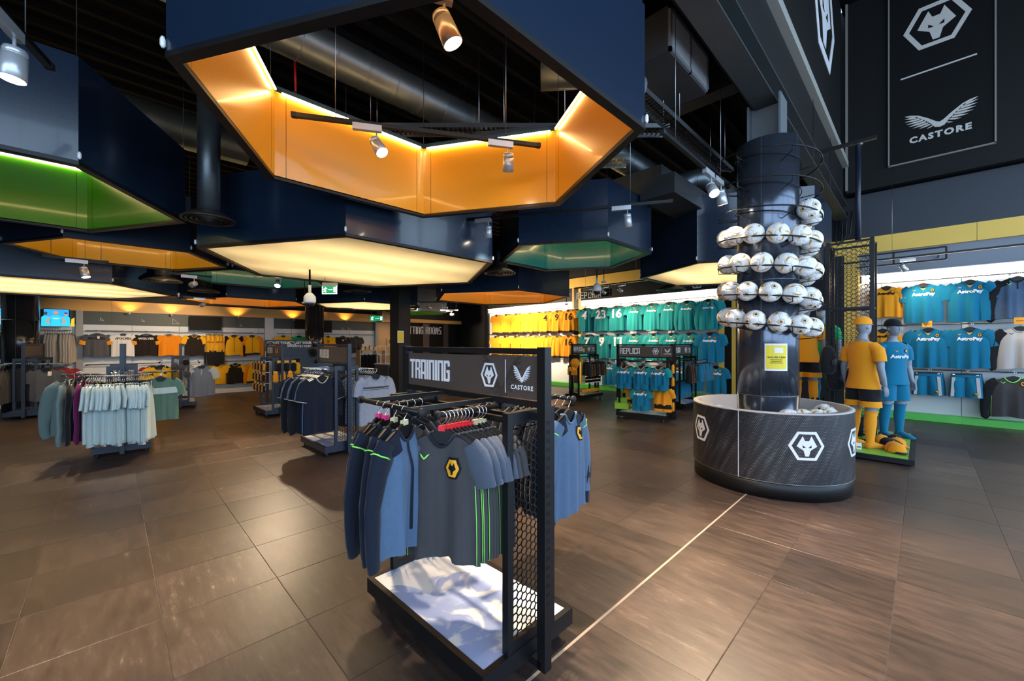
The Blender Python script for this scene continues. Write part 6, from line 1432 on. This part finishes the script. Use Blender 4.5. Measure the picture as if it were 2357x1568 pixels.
# platform with green boards
pf=thing('display_platform','low black platform with bright green boards under the mannequins','platform',(7.2,.07,0))
B(0,2.05,0,1.15,.02,.085).build('frame',black_metal,pf)
mgrass=mat('board_green',(.22,.50,.06),rough=.4)
for i,(a,b) in enumerate(((.02,.5),(.515,1.0),(1.015,1.5),(1.515,2.03))): B(a,b,.06,1.12,.085,.098).build('green_board',mgrass,pf)
for sx in (.1,1.95):
    for sy in (.1,1.05): MB().cyl((sx,sy,0),(sx,sy,.03),.03,12).build('foot',rubber,pf)
# items laid on the platform
for i,(x,y,m,b,rz,lb) in enumerate(((7.50,.24,c_gold,c_black,R(-70),'gold cap with black brim nearest the platform edge'),(7.58,.27,c_gold,c_gold,R(-70),'gold cap nested behind the black-brimmed one'),(7.95,.25,c_gold,c_gold,R(-60),'gold cap with black print behind the black beanies'),(8.2,.28,c_black,c_black,R(-60),'black cap by the teal mannequin foot'),(7.40,.72,c_gold,c_gold,R(40),'gold cap left of the gold mannequin foot'),(8.02,.42,c_gold,c_gold,R(-60),'second gold cap beside the printed one'))):
    cap((x,y,.10),(R(-8),0,rz),m,b,lb,'caps laid on the platform',1.05)
for i in range(7):
    t=thing('beanie_hat','folded black beanie, %s from the front in the stack on the platform'%nth(i),'hat',(7.74+i*.035,.27+.012*i,.10),R(20),'folded black beanies'); mb=MB(); mb.loft([[Vector((.02*k*math.cos(2*PI*j/10)+.01*s,.09*k*math.sin(2*PI*j/10),.0+s*.11)) for j in range(10)] for s,k in ((0,1),(.3,1.15),(.7,1.0),(1,.5))]); mb.build('knit',c_black,t); MB().tube([(.024*math.cos(2*PI*j/12),.1*math.sin(2*PI*j/12),.02) for j in range(12)],.012,6,closed=True).build('turn_up',c_black,t)
for i,(x,y) in enumerate(((7.36,.62),(7.47,.2))): t=thing('price_tag','white price tag on the platform, %s'%('left' if i==0 else 'right'),'tag',(x,y,.14),R(-70),'price tags on the platform'); B(-.03,.03,-.002,.002,-.04,.05).build('card',print_white,t); B(-.02,.02,-.003,-.002,-.015,.0).build('print_line',ink,t)
# ---- mesh tower and pole
tw=thing('mesh_tower','tall black hexagon mesh display tower behind the mannequins','tower',(8.15,.78,.1))
for sx in (-.2,.28):
    for sy in (-.26,.26): MB().bar((sx,sy,0),(sx,sy,3.03),.05,.05).build('post',black_metal,tw)
for z in (.03,1.0,2.0,3.0):
    for sy in (-.26,.26): MB().bar((-.2,sy,z),(.28,sy,z),.03,.03).build('crossbar',black_metal,tw)
    for sx in (-.2,.28): MB().bar((sx,-.26,z),(sx,.26,z),.03,.03).build('crossbar',black_metal,tw)
tmz=hexmesh(.46,2.95,.038,.006).mesh('mesh_infill',black_metal)
for o in (link('mesh_infill',tmz,tw,(-.2,0,.04),(0,0,R(90))),link('mesh_infill',tmz,tw,(.28,0,.04),(0,0,R(90))),link('mesh_infill',tmz,tw,(.04,-.26,.04)),link('mesh_infill',tmz,tw,(.04,.26,.04))): o['kind']='stuff'
t=thing('support_pole','thin dark pole rising from the mesh tower to the steel beam','pole',(8.2,.7,3.14)); MB().cyl((0,0,0),(0,0,1.5),.035,16).build('pipe',navy_metal,t); MB().lathe([(.06,0),(.06,.02)],16,(0,0,1.49)).build('top_flange',steel,t)
t=thing('square_bar','black square bar lying across the top of the pole','bar',(8.2,.7,4.66)); MB().bar((-.05,-.22,0),(-.05,.72,0),.05,.05).build('tube',black_metal,t)
# bags hung on the tower
def bag(p,s,label):
    t=thing('backpack',label,'bag',p,R(-30),'black bags on the mesh tower'); mb=MB(); mb.loft([[Vector((.13*a*math.cos(2*PI*j/14),.09*b*math.sin(2*PI*j/14)-.02,z)) for j in range(14)] for z,a,b in ((-.5,.5,.6),(-.46,.95,1),(-.3,1.1,1.2),(-.15,.95,1.0),(-.05,.6,.6),(-.02,.2,.3))]); mb.build('sack',c_black,t)
    MB().tube([(.0,.0,-.05),(.02,0,.02),(0,0,.06),(-.02,0,.02),(-.01,0,-.05)],.007,6).build('strap',black_metal,t); MB().loft([[Vector((.08*a*math.cos(2*PI*j/10),-.105-.03*a,-.3+z+.06*a*math.sin(2*PI*j/10))) for j in range(10)] for z,a in ((0,1),(0,.7))]).build('front_pocket',c_charcoal,t); t.scale=(s,s,s)
bag((7.72,1.02,1.55),.9,'black drawstring bag hanging left of the mesh tower'); bag((7.85,.95,1.35),1.0,'black backpack lower on the left of the mesh tower'); bag((7.8,.74,1.25),.7,'small black bag hung behind the gold mannequin elbow')
for i,px in enumerate((1870,1882,1896)):
    p=u(px,6.6); t=thing('drinks_bottle','dark bottle standing behind the bin, %s from left'%nth(i),'bottle',(p[0],p[1],.42),0,'dark bottles on the plinth'); MB().lathe([(.035,0),(.037,.15),(.03,.19),(.016,.21),(.016,.235)],14).build('flask',dark_glass,t); MB().lathe([(.018,.235),(.018,.26)],12).build('cap',ink,t)
for i,(yy,sag) in enumerate(((1.12,.0),(1.2,.06),(1.27,.12))):
    t=thing('cable_loop','black cable loop, %s from right on the wall above the mesh tower'%nth(i),'cable',(WX-.12,yy,4.55),0,'cable loops above the mesh tower'); MB().tube([(0,0,0),(-.02,.01,-.25),(-.02,.03,-.5-sag),(0,.08,-.62-sag),(.0,.14,-.5-sag),(0,.15,-.1)],.014,7).build('sheath',black_metal,t)
